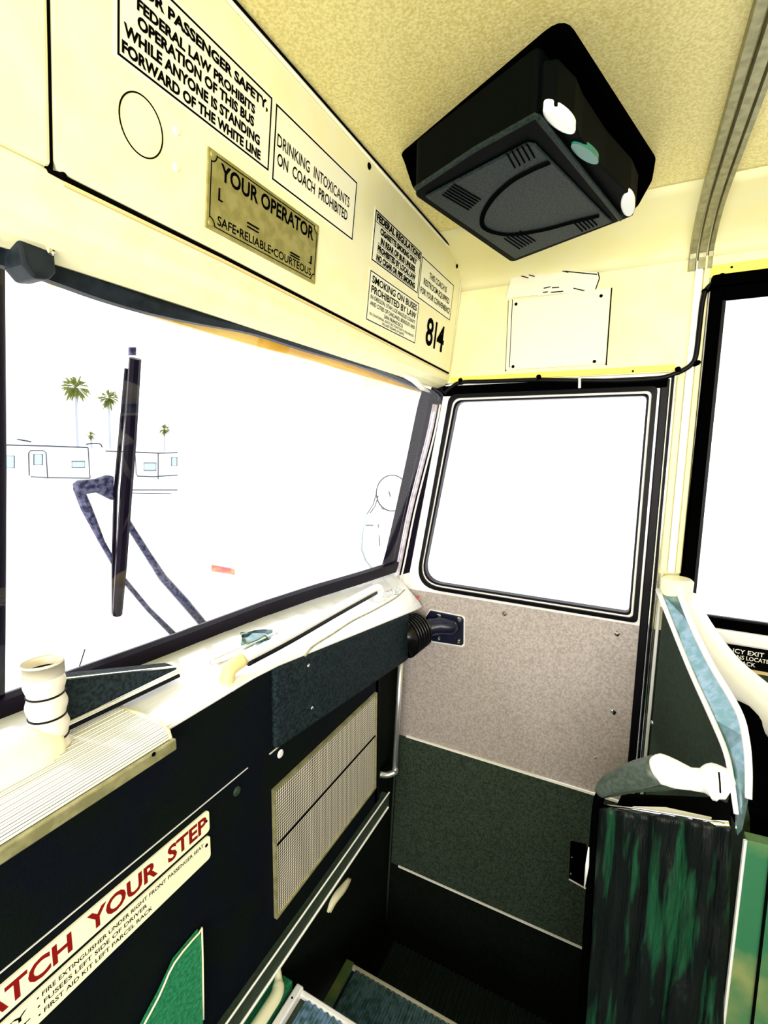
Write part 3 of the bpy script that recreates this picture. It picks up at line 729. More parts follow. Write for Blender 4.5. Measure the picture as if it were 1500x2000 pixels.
# grille on the dash
PD = Plane((0, YD + 0.001, 0), (1, 0, 0), (0, 0, 1))
if PD.n.y > 0: raise RuntimeError('dash normal')
def pduv(u, v): p = PY(u, v, YD + 0.001); return p.x, p.z
gr = thing('speaker_grille', 'wide perforated metal grille in two panels on the dash face', 'grille', (0.87, YD, 0.56))
gx0, gx1, gzt, gzb = 0.668, 1.088, 0.833, 0.556
gm = gzt - (gzt - gzb) * 0.44
bm = bmesh.new(); PD.slab(bm, gx0, gx1, gm + 0.002, gzt, 0.0, 0.004); obj('upper_mesh', bm, 'mesh', gr)
bm = bmesh.new(); PD.slab(bm, gx0, gx1, gzb, gm - 0.002, 0.0, 0.004); obj('lower_mesh', bm, 'mesh', gr)
bm = bmesh.new(); PD.frame(bm, gx0 - 0.004, gx1 + 0.004, gzb - 0.004, gzt + 0.004, 0.004, 0.0, 0.008)
obj('grille_frame', bm, 'trimolive', gr)
bm = bmesh.new(); PD.slab(bm, gx0, gx1, gm - 0.002, gm + 0.002, 0.0, 0.006); obj('divider', bm, 'ink', gr)

# WATCH YOUR STEP plates
ws1 = thing('watch_step_sign', 'white plate with red WATCH YOUR STEP lettering on the dash', 'sign', (0.36, YD, 0.93))
sx1 = 0.508
bm = bmesh.new(); add_prism(bm, [PD.at(a, b, 0.0) for a, b in rounded(-0.02, sx1, 0.871, 0.909, 0.006)], PD.n * 0.003)
obj('plate', bm, 'sign', ws1)
lettering(ws1, [('WATCH  YOUR  STEP', 0.155, sx1 - 0.006, 0.8775, 0.9035, dict(h=0.0034, bold=0.03))], PD, 'redink')
screw(ws1, PD.at(sx1 - 0.006, 0.892, 0.003), PD.n, 0.002, 0.001, 'ink')
ws2 = thing('safety_equipment_sign', 'white plate listing safety equipment under the red lettered plate', 'sign', (0.36, YD, 0.84))
bm = bmesh.new(); add_prism(bm, [PD.at(a, b, 0.0) for a, b in rounded(-0.02, sx1, 0.822, 0.8635, 0.006)], PD.n * 0.003)
obj('plate', bm, 'sign', ws2)
tb = 0.012
lettering(ws2, [('SAFETY', 0.155, 0.236, 0.8465, 0.8555, dict(h=0.0034, bold=tb)), ('EQUIPMENT', 0.130, 0.238, 0.8310, 0.8400, dict(h=0.0034, bold=tb)),
                ('\u2022 FIRE EXTINGUISHER UNDER RIGHT FRONT PASSENGER SEAT', 0.246, 0.494, 0.8525, 0.8585, dict(h=0.0034, bold=tb)),
                ('\u2022 FUSEES LEFT SIDE OF DRIVER', 0.246, 0.390, 0.8410, 0.8470, dict(h=0.0034, bold=tb)),
                ('\u2022 FIRST AID KIT LEFT PARCEL RACK', 0.246, 0.398, 0.8295, 0.8355, dict(h=0.0034, bold=tb))], PD)
screw(ws2, PD.at(sx1 - 0.008, 0.850, 0.003), PD.n, 0.003, 0.001, 'ink')

# green seat corner in front of the dash
y = YD - 0.010
tri = [PY(270, 2020, y), PY(310, 1945, y), PY(340, 1880, y), PY(388, 1822, y), PY(394, 1826, y), PY(397, 1990, y), PY(398, 2060, y), PY(260, 2060, y)]
g = thing('green_flap', 'green vinyl flap fixed to the dark dash at the lower left, below the lettered plates', 'flap', tri[4])
obj('flap_body', prism(tri, (0.004, 0.008, 0)), 'green', g, bevel=0.001)
obj('piping', tube(smooth_path([p + Vector((0, -0.001, 0)) for p in tri[:6]], 3), 0.0015, 6), 'bodycream', g, smooth=True)

# things on the ledge: ribbed cover, hose, deflector, rail
lid = thing('ribbed_cover', 'ribbed bright metal cover over the left end of the dash ledge', 'cover', (0.1, 0.63, ZD))
nr = 16
cs = []
for k in range(nr * 2 + 1):
    t = k / (nr * 2)
    if t < 0.70:
        q_ = t / 0.70; y_ = 0.662 + (0.578 - 0.662) * q_; z_ = 1.106 - 0.002 * q_
    else:
        q_ = (t - 0.70) / 0.30; y_ = 0.578 - 0.026 * math.sin(q_ * math.pi / 2); z_ = 1.104 - 0.018 * (1 - math.cos(q_ * math.pi / 2))
    cs.append((y_ - (0.0008 if k % 2 else 0), z_ + (0.0012 if k % 2 else 0)))
poly = cs + [(0.552, 1.080), (0.662, 1.088)]
bm = bmesh.new(); add_prism(bm, [Vector((-0.40, y_, z_)) for y_, z_ in poly], (0.424 + 0.40, 0, 0))
obj('ribbed_top', bm, 'ribmetal', lid)
obj('edge_trim', tube([(0.428, 0.666, 1.102), (0.428, 0.62, 1.103), (0.428, 0.578, 1.101), (0.428, 0.560, 1.094), (0.427, 0.553, 1.078)], 0.0045, 8), 'bodycream', lid, smooth=True)
obj('front_trim', box(-0.40, 0.431, 0.545, 0.552, 1.070, 1.087), 'trimolive', lid, bevel=0.002)
obj('rear_trim', box(-0.40, 0.424, 0.663, 0.674, 1.092, 1.108), 'alu', lid, bevel=0.002)
screw(lid, PY(300, 1473, 0.545), (0, -1, 0), 0.003, 0.002, 'ink')
# base duct and corrugated hose
hos = thing('defroster_hose', 'short corrugated white hose standing on a cream duct', 'hose', PZ(100, 1460, 1.10))
c0 = PZ(99, 1458, 1.106); c1 = c0 + Vector((0.002, 0.006, 0.116))
pts = []; rr = []
N = 40
for k in range(N + 1):
    t = k / N; pts.append(c0.lerp(c1, t)); rr.append(0.0222 + 0.0016 * math.cos(2 * math.pi * (t * 4.0)) if t < 0.97 else 0.0235)
bm = add_tube(bmesh.new(), pts, rr, 28)
top = [f for f in bm.faces if len(f.verts) > 6 and f.calc_center_median().z > 1.2]
bmesh.ops.inset_region(bm, faces=top, thickness=0.003)
bmesh.ops.translate(bm, verts=list({v for f in top for v in f.verts}), vec=(0, 0, -0.02))
obj('corrugated_tube', bm, 'hose', hos, smooth=True)
for k in range(4):
    bm = bmesh.new(); cc = c0.lerp(c1, 0.125 + 0.25 * k); n = 28
    add_tube(bm, [cc + Vector((0.0209 * math.cos(2 * math.pi * j / n), 0.0209 * math.sin(2 * math.pi * j / n), 0)) for j in range(n)], 0.0014, 5, True)
    obj('fold_shade', bm, 'rubber', hos)  # dark rings put the shade of the folds into colour
obj('base_duct', tube(smooth_path([c0 + Vector((0.006, -0.004, 0.0)), c0 + Vector((-0.03, 0.0, 0.004)), c0 + Vector((-0.12, 0.004, 0.006)), c0 + Vector((-0.3, 0.006, 0.006))], 6), [0.024, 0.026, 0.029, 0.032, 0.034, 0.036, 0.037, 0.038] + [0.038] * 11, 20), 'bodycream', hos, smooth=True)
screw(hos, c0.lerp(c1, 0.10) + Vector((-0.010, -0.020, 0)), (-0.4, -1, 0), 0.003, 0.002, 'ink')
# deflector
A = PZ(346, 1312, 1.117); B = PZ(128, 1414, 1.120); Dn = (B - A); hn = Vector((-Dn.y, Dn.x, 0)).normalized()
nP = hn
Cc = PP(122, 1326, B, nP)
dfl = thing('air_deflector', 'black wedge shaped defroster deflector beside the hose', 'deflector', B)
mid = A.lerp(B, 0.03)
obj('deflector_body', prism([A + Vector((0, 0, 0.004)), B, Cc, A + Vector((0, 0, 0.010))], -nP * 0.03 if nP.y < 0 else nP * 0.03), 'pad', dfl, bevel=0.002)
fr = nP * (0.002 if nP.y < 0 else -0.002)
obj('lower_trim', tube([A + fr, A.lerp(B, 0.5) + fr, B + fr], 0.003, 6), 'chrome', dfl)
obj('upper_trim', tube([A + fr + Vector((0, 0, 0.010)), Cc + fr], 0.002, 6), 'chrome', dfl)
obj('lower_black_lip', tube([A + fr * 2 + Vector((0, 0, -0.006)), A.lerp(B, 0.5) + fr * 2 + Vector((0, 0, -0.006)), B + fr * 2 + Vector((0, 0, -0.006))], 0.0035, 6), 'rubber', dfl)
# grab rail along the ledge
gb = thing('grab_rail', 'long white grab rail mounted along the dash ledge', 'rail', PZ(442, 1340, ZD))
p = [PZ(442, 1338, ZD + 0.004), PZ(449, 1308, ZD + 0.028), PZ(474, 1288, ZD + 0.036), PZ(560, 1244, ZD + 0.036), PZ(650, 1194, ZD + 0.036), PZ(728, 1152, ZD + 0.034), PZ(741, 1150, ZD + 0.024), PZ(742, 1166, ZD + 0.006)]
obj('rail_bar', tube(smooth_path(p, 5), 0.0105, 14), 'alu', gb, smooth=True)
obj('underside_shade', tube([q + Vector((0.004, -0.009, -0.008)) for q in smooth_path(p[2:6], 5)], 0.0045, 8), 'rubber', gb, smooth=True)  # black bead added as the rail's shaded underside
obj('elbow', tube(smooth_path(p[:3], 6), 0.0125, 14), 'tan', gb, smooth=True)
obj('foot', add_screw(bmesh.new(), p[0] + Vector((0, 0, -0.006)), (0, 0, 1), 0.018, 0.008, 20), 'alu', gb)
obj('foot', add_screw(bmesh.new(), p[-1] + Vector((0, 0, -0.008)), (0, 0, 1), 0.016, 0.008, 20), 'alu', gb)
rod = [(540, 1236), (480, 1262), (425, 1286), (413, 1293), (420, 1298), (445, 1290), (500, 1262)]
tag(obj('looped_rod', tube(smooth_path([PZ(u, v, ZD + 0.022) for u, v in rod], 6), 0.0035, 8), 'chrome', smooth=True), 'thin bent metal rod lying on the ledge behind the grab rail', 'rod')
tag(obj('loose_rag', grid([[PZ(u + 3 * math.sin(k * 2.1 + j), v + 3 * math.cos(k + j * 1.7), ZD + 0.022 + 0.006 * math.sin(k * 1.9 + j * 2.3)) for k, u in enumerate((470, 485, 500, 515, 530))] for j, v in enumerate((1232, 1240, 1248, 1256))]), 'teal', smooth=True), 'small crumpled rag on the dash ledge by the windshield', 'rag')
solidify(bpy.data.objects['loose_rag'], 0.004)
tag(obj('dash_wire', tube(smooth_path([PZ(u, v, ZD + h) for u, v, h in ((596, 1281, 0.012), (612, 1262, 0.014), (650, 1238, 0.014), (690, 1212, 0.012), (730, 1192, 0.010), (772, 1168, 0.004), (790, 1152, 0.002))], 5), 0.0022, 6), 'trimolive', smooth=True), 'thin wire running along the front edge of the dash ledge', 'wire')
tag(obj('coiled_wire', tube([PZ(755 + 0.9 * k + 7 * math.cos(k * 1.3), 1160 - 0.25 * k + 6 * math.sin(k * 1.3), ZD + 0.006 + 0.0003 * k) for k in range(26)], 0.0018, 6), 'chrome', smooth=True), 'small coil of wire in the corner of the dash by the pillar', 'wire')
tag(obj('red_wire_end', tube([PX(805, 1168, 1.40), PX(812, 1170, 1.40), PX(818, 1166, 1.40)], 0.003, 6), 'red', smooth=True), 'red wire end above the rubber bellows', 'wire')

# door actuator: rubber bellows, arm, mounting plate on the door
act = thing('door_actuator', 'door arm with rubber bellows bolted to the door by a dark plate', 'actuator', (1.33, 0.56, 0.92))
pa, pb_ = Vector((1.292, 0.585, 0.918)), Vector((1.362, 0.560, 0.925))
n = 42
bm = add_tube(bmesh.new(), [pa.lerp(pb_, k / n) for k in range(n + 1)], [0.058 - 0.010 * (k / n) + 0.007 * math.cos(2 * math.pi * k / n * 6) for k in range(n + 1)], 28)
obj('bellows', bm, 'bellow', act, smooth=True)
q = [PX(845, 1224, 1.385), PX(862, 1222, 1.39), PX(885, 1226, 1.40), PX(893, 1229, 1.41)]
obj('arm', tube([Vector((1.345, 0.552, 0.925))] + q, [0.026, 0.027, 0.026, 0.023, 0.012], 18), 'bluebrkt', act, smooth=True)
FD = Plane((XR, 0, 0), (0, -1, 0), (0, 0, 1))
u0, u1 = -0.560, -0.432; v0, v1 = 0.872, 0.978
pl = [(-0.545, 0.975), (-0.438, 0.972), (-0.432, 0.966), (-0.430, 0.884), (-0.436, 0.877), (-0.535, 0.872), (-0.555, 0.90), (-0.56, 0.95)]
obj('mount_plate', prism([FD.at(a, b, 0.0) for a, b in pl[::-1]], FD.n * 0.006), 'bluebrkt', act, bevel=0.002)
obj('plate_gasket', prism([FD.at(a + (0.004 if a > -0.5 else -0.002), b + (0.003 if b > 0.93 else -0.005), 0.0) for a, b in pl[::-1]], FD.n * 0.002), 'alu', act)
for (u, v) in ((857, 1203), (897, 1210), (856, 1246), (895, 1252)):
    screw(act, PX(u, v, XR - 0.006), (-1, 0, 0), 0.0075, 0.005)

# upright grab pole at the door end of the dash
gp = thing('grab_pole', 'thin upright metal grab pole between the dash and the door', 'pole', PX(768, 1505, 1.34))
t0, t1 = PX(783, 1288, 1.335), PX(771, 1500, 1.335)
obj('pole_tube', tube([t0, t1], 0.0085, 14), 'steel', gp, smooth=True)
obj('top_cap', add_screw(bmesh.new(), t0 - Vector((0, 0, 0.004)), (0, 0, 1), 0.011, 0.012), 'chrome', gp)
b0_, b1_ = t1 + Vector((0, 0, -0.004)), PX(740, 1512, 1.30)
obj('lower_bracket', tube(smooth_path([t1, b0_ + Vector((0, 0.0, -0.010)), b0_.lerp(b1_, 0.5) + Vector((0, 0, -0.012)), b1_], 5), 0.010, 12), 'steel', gp, smooth=True)

# ================================================================== STEPS
def ribs(x0, x1, y0, y1, z, pitch=0.017, r=0.0055):
    bm = bmesh.new(); y = y0
    while y + pitch < y1:
        pts = [(y, z - 0.006), (y, z), (y + pitch * 0.22, z + r), (y + pitch * 0.5, z + r), (y + pitch * 0.72, z), (y + pitch, z), (y + pitch, z - 0.006)]
        add_prism(bm, [Vector((x0, a, b)) for a, b in pts], (x1 - x0, 0, 0)); y += pitch
    return bm
up = thing('floor_mat', 'pale blue ribbed mat on the top landing above the steps', 'mat', (0.6, 0.4, ZF))
obj('ribbed_rubber', ribs(0.30, 0.7895, 0.10, 0.605, ZF + 0.007), 'bluerubber', up)
obj('nosing', box(0.790, 0.803, 0.02, 0.612, ZF, ZF + 0.013), 'alu', up, bevel=0.003)
obj('edge_trim', box(0.30, 0.803, 0.608, 0.628, ZF, ZF + 0.022), 'alu', up, bevel=0.004)
for u in (0.55, 0.62, 0.70, 0.77): screw(up, (u, 0.618, ZF + 0.022), (0, 0, 1), 0.0025, 0.001, 'ink')
tag(obj('heater_pipe', tube(smooth_path([(0.35, 0.646, 0.226), (0.6, 0.646, 0.226), (0.71, 0.646, 0.226), (0.752, 0.648, 0.226), (0.772, 0.660, 0.232), (0.785, 0.672, 0.246)], 5), [0.0145] * 16 + [0.0145, 0.014, 0.014, 0.012, 0.010, 0.009, 0.008, 0.008, 0.007, 0.007], 14), 'bodycream', smooth=True), 'cream pipe along the floor edge at the foot of the dash', 'pipe')
struct(obj('floor_riser', box(0.790, 0.80, -0.02, 0.68, -0.075, ZF - 0.001), 'kick'))
mid_ = thing('entry_step', 'middle entry step with teal ribbed tread and bright nosing', 'step', (0.95, 0.33, -0.08))
zm = -0.075
obj('tread', ribs(0.80, 1.0885, -0.015, 0.640, zm), 'bluerubber', mid_)
obj('nosing', box(1.089, 1.099, -0.015, 0.645, zm - 0.008, zm + 0.006), 'alu', mid_, bevel=0.002)
obj('edge_trim', box(0.80, 1.10, 0.642, 0.668, zm - 0.006, zm + 0.010), 'olive', mid_, bevel=0.002)
obj('riser', box(1.088, 1.098, -0.015, 0.68, -0.30, zm - 0.008), 'kick', mid_)
low = thing('entry_step', 'lowest entry step, dark ribbed tread at the foot of the door', 'step', (1.25, 0.33, -0.3))
zl = -0.305
obj('tread', ribs(1.10, 1.40, -0.015, 0.665, zl), 'blackrib', low)
obj('base', box(1.098, 1.415, -0.018, 0.684, zl - 0.05, zl - 0.006), 'kick', low)

# ================================================================== THINGS ON THE RIGHT WALL
# access cover above the door
ap = thing('access_cover', 'cream rectangular access cover with corner screws above the door', 'cover', PX(1090, 720, XR))
ya, yz = 0.335, 0.083
y_l, y_r = PX(992, 650, XR).y, PX(1188, 640, XR).y
zt, zb_ = PX(1090, 576, XR).z, PX(1085, 718, XR).z
bm = bmesh.new(); FD.slab(bm, -y_l, -y_r, zb_, zt, 0.0, 0.010); obj('cover_plate', bm, 'sign', ap, bevel=0.003)
bm = bmesh.new(); FD.slab(bm, -y_l + 0.017, -y_r - 0.020, zb_ + 0.010, zt - 0.012, 0.010, 0.0125); obj('raised_panel', bm, 'sign', ap, bevel=0.002)
bm = bmesh.new(); FD.slab(bm, -y_r, -y_r + 0.003, zb_ - 0.002, zt, 0.0, 0.004); obj('side_seam', bm, 'ink', ap)
bm = bmesh.new(); FD.slab(bm, -y_l - 0.002, -y_l, zb_ - 0.002, zt, 0.0, 0.004); obj('side_seam', bm, 'ink', ap)
bm = bmesh.new(); FD.slab(bm, -y_l + 0.010, -y_l + 0.0118, zb_ + 0.006, zt, 0.010, 0.0106); obj('side_seam', bm, 'ink', ap)
for (u, v) in ((1008, 594), (1174, 578), (1002, 716), (1161, 706)):
    screw(ap, PX(u, v, XR - 0.0125), (-1, 0, 0), 0.0042, 0.003, 'ink')
# papers tucked behind the cover
def paper(name, label, px, lines, th):
    q = [PX(u, v, XR - 0.004 - th) for u, v in px]
    o = tag(obj(name, prism(q, (0.0012, 0, 0)), 'paper'), label, 'paper')
    bm = bmesh.new()
    for ln in lines:
        add_tube(bm, [PX(u, v, XR - 0.0046 - th) for u, v in ln], 0.0014, 5)
    obj('pen_marks', bm, 'ink', o); return o
pw = paper('note_paper', 'left note paper with heading, tucked behind the access cover', ((988, 583), (998, 545), (1012, 514), (1062, 522), (1060, 575)),
      [((1008, 524), (1024, 528)), ((1012, 530), (1044, 540)), ((1008, 536), (1032, 543))], 0.002)
lettering(pw, [('ACCIDENT', -PX(1010, 520, XR).y, -PX(1046, 520, XR).y, PX(1030, 528, XR).z, PX(1030, 518, XR).z, dict(h=0.0082, bold=0.03))], FD)
paper('note_paper', 'right folded note paper with handwriting, behind the access cover', ((1050, 578), (1062, 520), (1112, 528), (1168, 532), (1170, 542), (1162, 566)),
      [((1062, 522), (1090, 527), (1110, 532)), ((1104, 530), (1166, 536)), ((1168, 532), (1171, 543), (1163, 566)), ((1046, 566), (1058, 562)), ((1062, 563), (1075, 560)), ((1078, 562), (1092, 561)), ((1120, 563), (1142, 568)), ((1052, 572), (1070, 570)), ((1076, 571), (1100, 569))], 0.0)
# black cable over the door and up around the passenger window
cab = thing('black_cable', 'black cable clipped above the door and around the side window', 'cable', PX(1040, 740, XR))
cp = [(868, 768), (880, 758), (900, 747), (950, 745), (1045, 742), (1130, 743), (1220, 743), (1290, 738), (1330, 725), (1352, 710), (1360, 690), (1366, 640), (1372, 590), (1380, 566), (1396, 553), (1430, 546), (1500, 538), (1600, 528)]
obj('cable', tube(smooth_path([PX(u, v, XR - 0.012) for u, v in cp], 5), 0.0058, 10), 'rubber', cab, smooth=True)
for (u, v, du, dv) in ((899, 742, 2, 6), (1052, 735, 1, 8), (1324, 720, 2, 8), (1364, 708, -8, 3), (1410, 538, 1, 8), (1382, 567, -6, 2)):
    obj('clip', tube([PX(u, v, XR - 0.004), PX(u + du, v + dv, XR - 0.016)], 0.0065, 10), 'black', cab, smooth=True)
obj('clip', tube([PX(1132, 738, XR - 0.018), PX(1132, 758, XR - 0.018)], 0.004, 8), 'steel', cab)
for (u, v) in ((1236, 725), (1429, 522)):
    tag(obj('wall_screw', add_screw(bmesh.new(), PX(u, v, XR - 0.003), (-1, 0, 0), 0.003, 0.002), 'ink'), 'tiny dark screw in the yellow strip ' + ('above the door' if u < 1300 else 'above the side window'), 'screw')
# emergency exit label on the sill
ex = thing('exit_label', 'black emergency exit label with white lettering under the side window', 'sign', PX(1470, 1275, XR))
yL, yR = PX(1415, 1250, XR).y + 0.03, PX(1500, 1270, XR).y - 0.13
zT, zBt = PX(1470, 1246, XR).z, 0.968
bm = bmesh.new(); FD.slab(bm, -yL, -yR, zBt, zT - 0.002, 0.0, 0.003); obj('label_plate', bm, 'ink', ex)
bm = bmesh.new(); FD.slab(bm, -yL, -yR, zBt - 0.009, zBt - 0.001, 0.0, 0.004); FD.slab(bm, -yL, -yR, zT - 0.001, zT + 0.005, 0.0, 0.004); obj('edge_strip', bm, 'tan', ex)
lettering(ex, [('EMERGENCY EXIT', -PX(1422, 1265, XR).y - 0.058, -PX(1493, 1270, XR).y, 1.003, 1.014, dict(h=0.0034, bold=0.012)),
               ('INSTRUCTIONS LOCATED', -PX(1428, 1272, XR).y - 0.058, -PX(1500, 1280, XR).y + 0.012, 0.989, 0.999, dict(h=0.0034, bold=0.012)),
               ('AT BACK', -PX(1437, 1285, XR).y - 0.016, -PX(1476, 1290, XR).y, 0.975, 0.985, dict(h=0.0034, bold=0.012))], FD, 'whitepaint')
# door latch
lt = thing('door_latch', 'black latch plate on the lower rear edge of the door', 'latch', PX(1128, 1690, XR))
q = [PX(u, v, XR - 0.008) for u, v in ((1114, 1645), (1145, 1652), (1147, 1732), (1138, 1731), (1111, 1716))]
obj('latch_plate', prism(q, (0.008, 0, 0)), 'black', lt, bevel=0.002)
obj('latch_edge', tube([PX(1111, 1717, XR - 0.009), PX(1138, 1732, XR - 0.009), PX(1148, 1737, XR - 0.009)], 0.0025, 6), 'alu', lt)
for (u, v) in ((1117, 1675), (1115, 1707)): screw(lt, PX(u, v, XR - 0.008), (-1, 0, 0), 0.004, 0.003)

# ================================================================== TELEVISION under the ceiling
hood = [PZ(u, v, 2.028) for u, v in ((1100, 40), (1277, 322), (1240, 402), (812, 352), (788, 300))]
e1 = Vector((0.965, -0.262, 0)).normalized(); e2 = Vector((0.262, 0.965, 0))
th = thing('tv_hood', 'large black square hood mounted on the ceiling above the television', 'hood', PZ(1040, 300, 2.028))
def round_poly(pts, r, n=5):
    out = []; k = len(pts)
    for i in range(k):
        p = pts[i]; a = pts[i - 1]; b = pts[(i + 1) % k]; rr = r[i] if isinstance(r, (list, tuple)) else r
        pa = p + (a - p).normalized() * rr; pb = p + (b - p).normalized() * rr
        for j in range(n + 1):
            t = j / n; out.append(pa * (1 - t) ** 2 + p * 2 * t * (1 - t) + pb * t * t)
    return out
z_h = 1.955
top_q = [PZ(u, v, 2.028) for u, v in ((1102, 28), (1284, 326), (1240, 402), (800, 352), (776, 308))]
top_q = [PZ(1102, 28, 2.028), PZ(1284, 322, 2.028), PZ(1100, 500, 2.028), PZ(780, 305, 2.028)]
bot_q = [PZ(1097, 50, z_h), PZ(1278, 345, z_h), PZ(1243, 408, z_h), PZ(1010, 505, z_h), PZ(808, 372, z_h), PZ(790, 318, z_h)]
tp = round_poly([PZ(1102, 28, 2.028), PZ(1284, 312, 2.028), PZ(1230, 395, 2.028), PZ(1060, 440, 2.028), PZ(840, 352, 2.028), PZ(778, 303, 2.028)], [0.03, 0.02, 0.015, 0.02, 0.01, 0.02])
bt = round_poly(bot_q, [0.02, 0.02, 0.02, 0.01, 0.02, 0.015])
bm = bmesh.new(); A_ = [bm.verts.new(p) for p in tp]; B_ = [bm.verts.new(p) for p in bt]
for i in range(len(A_)): bm.faces.new((A_[i], A_[(i + 1) % len(A_)], B_[(i + 1) % len(A_)], B_[i]))
bm.faces.new(A_); bm.faces.new(B_[::-1])
obj('hood_shell', bm, 'black', th)
tv = thing('television', 'dark grey television seen from below, hung under the ceiling hood', 'television', PZ(1020, 380, 1.90))
zt0, zt1 = 1.955, 1.885
Nq, Rq, Bq, Lq = [PZ(u, v, zt1) for u, v in ((1047, 220), (1214, 430), (1000, 512), (806, 378))]
base = round_poly([Nq, Rq, Bq, Lq], [0.012, 0.008, 0.012, 0.016])
cen = (Nq + Rq + Bq + Lq) / 4
upper = [cen + (p - cen) * 1.0 + Vector((0, 0, zt0 - zt1)) for p in base]
bm = bmesh.new(); A_ = [bm.verts.new(p) for p in base]; B_ = [bm.verts.new(p) for p in upper]
for i in range(len(A_)): bm.faces.new((A_[i], A_[(i + 1) % len(A_)], B_[(i + 1) % len(A_)], B_[i]))
bm.faces.new(A_); bm.faces.new(B_[::-1])
obj('cabinet', bm, 'tvdark', tv)
def TV(s, t, h=0.0):    # s along the front edge N->R, t from front edge to the back edge
    p = Nq.lerp(Rq, s).lerp(Lq.lerp(Bq, s), t); return Vector((p.x, p.y, p.z - h))
def from_px(u, v, h=0.0): return PZ(u, v, zt1 - h)
bm = bmesh.new()
pl_ = [from_px(u, v) for u, v in ((1030, 275), (1046, 277), (1195, 430), (1006, 502), (830, 380))]
add_prism(bm, pl_, (0, 0, -0.004)); obj('bottom_panel', bm, 'gunmetal', tv, bevel=0.002)
# raised rib along the front edge
bm = bmesh.new(); add_tube(bm, [from_px(u, v, 0.002) for u, v in ((812, 368), (930, 290), (1045, 226), (1052, 230), (1212, 428))], 0.0035, 6); obj('edge_rib', bm, 'gunmetal', tv)
arc = [(1073, 316), (1040, 330), (1000, 352), (968, 380), (948, 408), (941, 430), (946, 444), (965, 453), (1000, 457), (1060, 448), (1120, 432), (1170, 420)]
bm = add_tube(bmesh.new(), smooth_path([from_px(u, v, 0.004) for u, v in arc], 4), 0.0042, 6); obj('arched_groove', bm, 'ink', tv)
for (c_, d_, k_, st) in (((990, 300), (16, 28), 5, (9.5, -5)), ((864, 380), (52, 30), 6, (4.5, -4.0)), ((985, 466), (30, 20), 6, (6, -3)), ((1122, 436), (16, 16), 5, (7, -3))):
    bm = bmesh.new()
    for k in range(k_):
        a = (c_[0] + st[0] * k, c_[1] + st[1] * k)
        add_tube(bm, [from_px(a[0], a[1], 0.0045), from_px(a[0] + d_[0], a[1] + d_[1], 0.0045)], 0.0011, 5)
    obj('vent_slots', bm, 'ink', tv)
# front bezel standing along the N-R edge
out_n = (Rq - Nq).cross(Vector((0, 0, 1))).normalized()
if out_n.y > 0: out_n = -out_n
bz = [from_px(u, v, -0.004) for u, v in ((1050, 222), (1058, 212), (1085, 208), (1120, 240), (1135, 270), (1180, 330), (1230, 380), (1242, 405), (1236, 422), (1212, 432))]
obj('front_bezel', prism(bz, (0, 0, 0.05)), 'tvdark', tv, bevel=0.002)
ov = [from_px(1092 + 34 * math.cos(a) * 0.9 - 10 * math.sin(a), 239 + 26 * math.cos(a) * 0.85 + 12 * math.sin(a), 0.0) for a in [2 * math.pi * k / 24 for k in range(24)]]
obj('bezel_reflection', prism(ov, (0, 0, 0.012)), 'gloss', tv, bevel=0.002)  # white ovals here and below paint reflections onto the bezel corners
ov = [from_px(1226 + 7 * math.cos(a) + 12 * math.sin(a), 403 - 17 * math.cos(a) + 12 * math.sin(a), 0.0) for a in [2 * math.pi * k / 24 for k in range(24)]]
obj('bezel_reflection', prism(ov, (0, 0, 0.012)), 'gloss', tv, bevel=0.002)
ov = [from_px(1142 + 26 * math.cos(a) - 7 * math.sin(a), 301 + 18 * math.cos(a) + 9 * math.sin(a), -0.001) for a in [2 * math.pi * k / 24 for k in range(24)]]
obj('control_flap', prism(ov, (0, 0, 0.008)), 'greengloss', tv)

# ================================================================== BARRIER BEHIND THE STEP WELL
def bary(x): return -0.105 - (1.40 - x) * 0.34
bar = thing('modesty_barrier', 'barrier behind the step well with white padded top rail and dark green panel', 'barrier', (1.0, bary(1.0), ZF))
bn = Vector((-0.34, 1, 0)).normalized(); b0 = Vector((1.40, bary(1.40), 0))
add_b = [PP(u, v, b0, bn) for u, v in ((1298, 1165), (1318, 1172), (1440, 1420), (1452, 1500), (1452, 1650))]
bm = prism(add_b + [Vector((add_b[-1].x, add_b[-1].y, ZF)), Vector((1.40, bary(1.40), ZF)), Vector((1.40, bary(1.40), add_b[0].z - 0.02))], (0.012, -0.012, 0))
obj('green_panel', bm, 'dgreen', bar)
pts = [PX(1332, 1172, 1.385), PX(1348, 1215, 1.34), PX(1402, 1297, 1.22), PX(1475, 1366, 1.12), PX(1560, 1432, 1.02), PX(1700, 1530, 0.90)]
obj('white_padded_rail', tube(smooth_path(pts, 5), [0.040] * 26, 22), 'whitepaint', bar, smooth=True)
c_ = PX(1322, 1140, 1.36)
obj('post_cap', tube([c_ + Vector((0, 0, -0.06)), c_ + Vector((0, 0, 0.008)), c_ + Vector((0, 0, 0.014))], [0.034, 0.036, 0.030], 22), 'bodycream', bar, smooth=False)
bm = bmesh.new()
add_prism(bm, [PX(u, v, 1.03) for u, v in ((1436, 1380), (1500, 1412), (1720, 1500), (1720, 1740), (1500, 1662), (1452, 1648), (1430, 1600))], (0.05, 0, 0))
obj('shaded_pad', bm, 'black', bar, bevel=0.012)  # pad whose black also stands for shade under the padded rail
q = [PX(u, v, 0.93) for u, v in ((1458, 1640), (1700, 1700), (1700, 2150), (1398, 2150))]
for k in (2, 3): q[k].z = ZF
obj('lower_panel', prism(q, (0.02, 0.0, 0)), 'olive', bar)
obj('panel_edge', tube([q[0] + Vector((-0.002, 0.002, 0)), q[3] + Vector((-0.002, 0.002, 0))], 0.003, 6), 'alu', bar)
obj('panel_seam', tube([PX(1508, 1660, 0.927), PX(1468, 2010, 0.927)], 0.0022, 6), 'ink', bar)
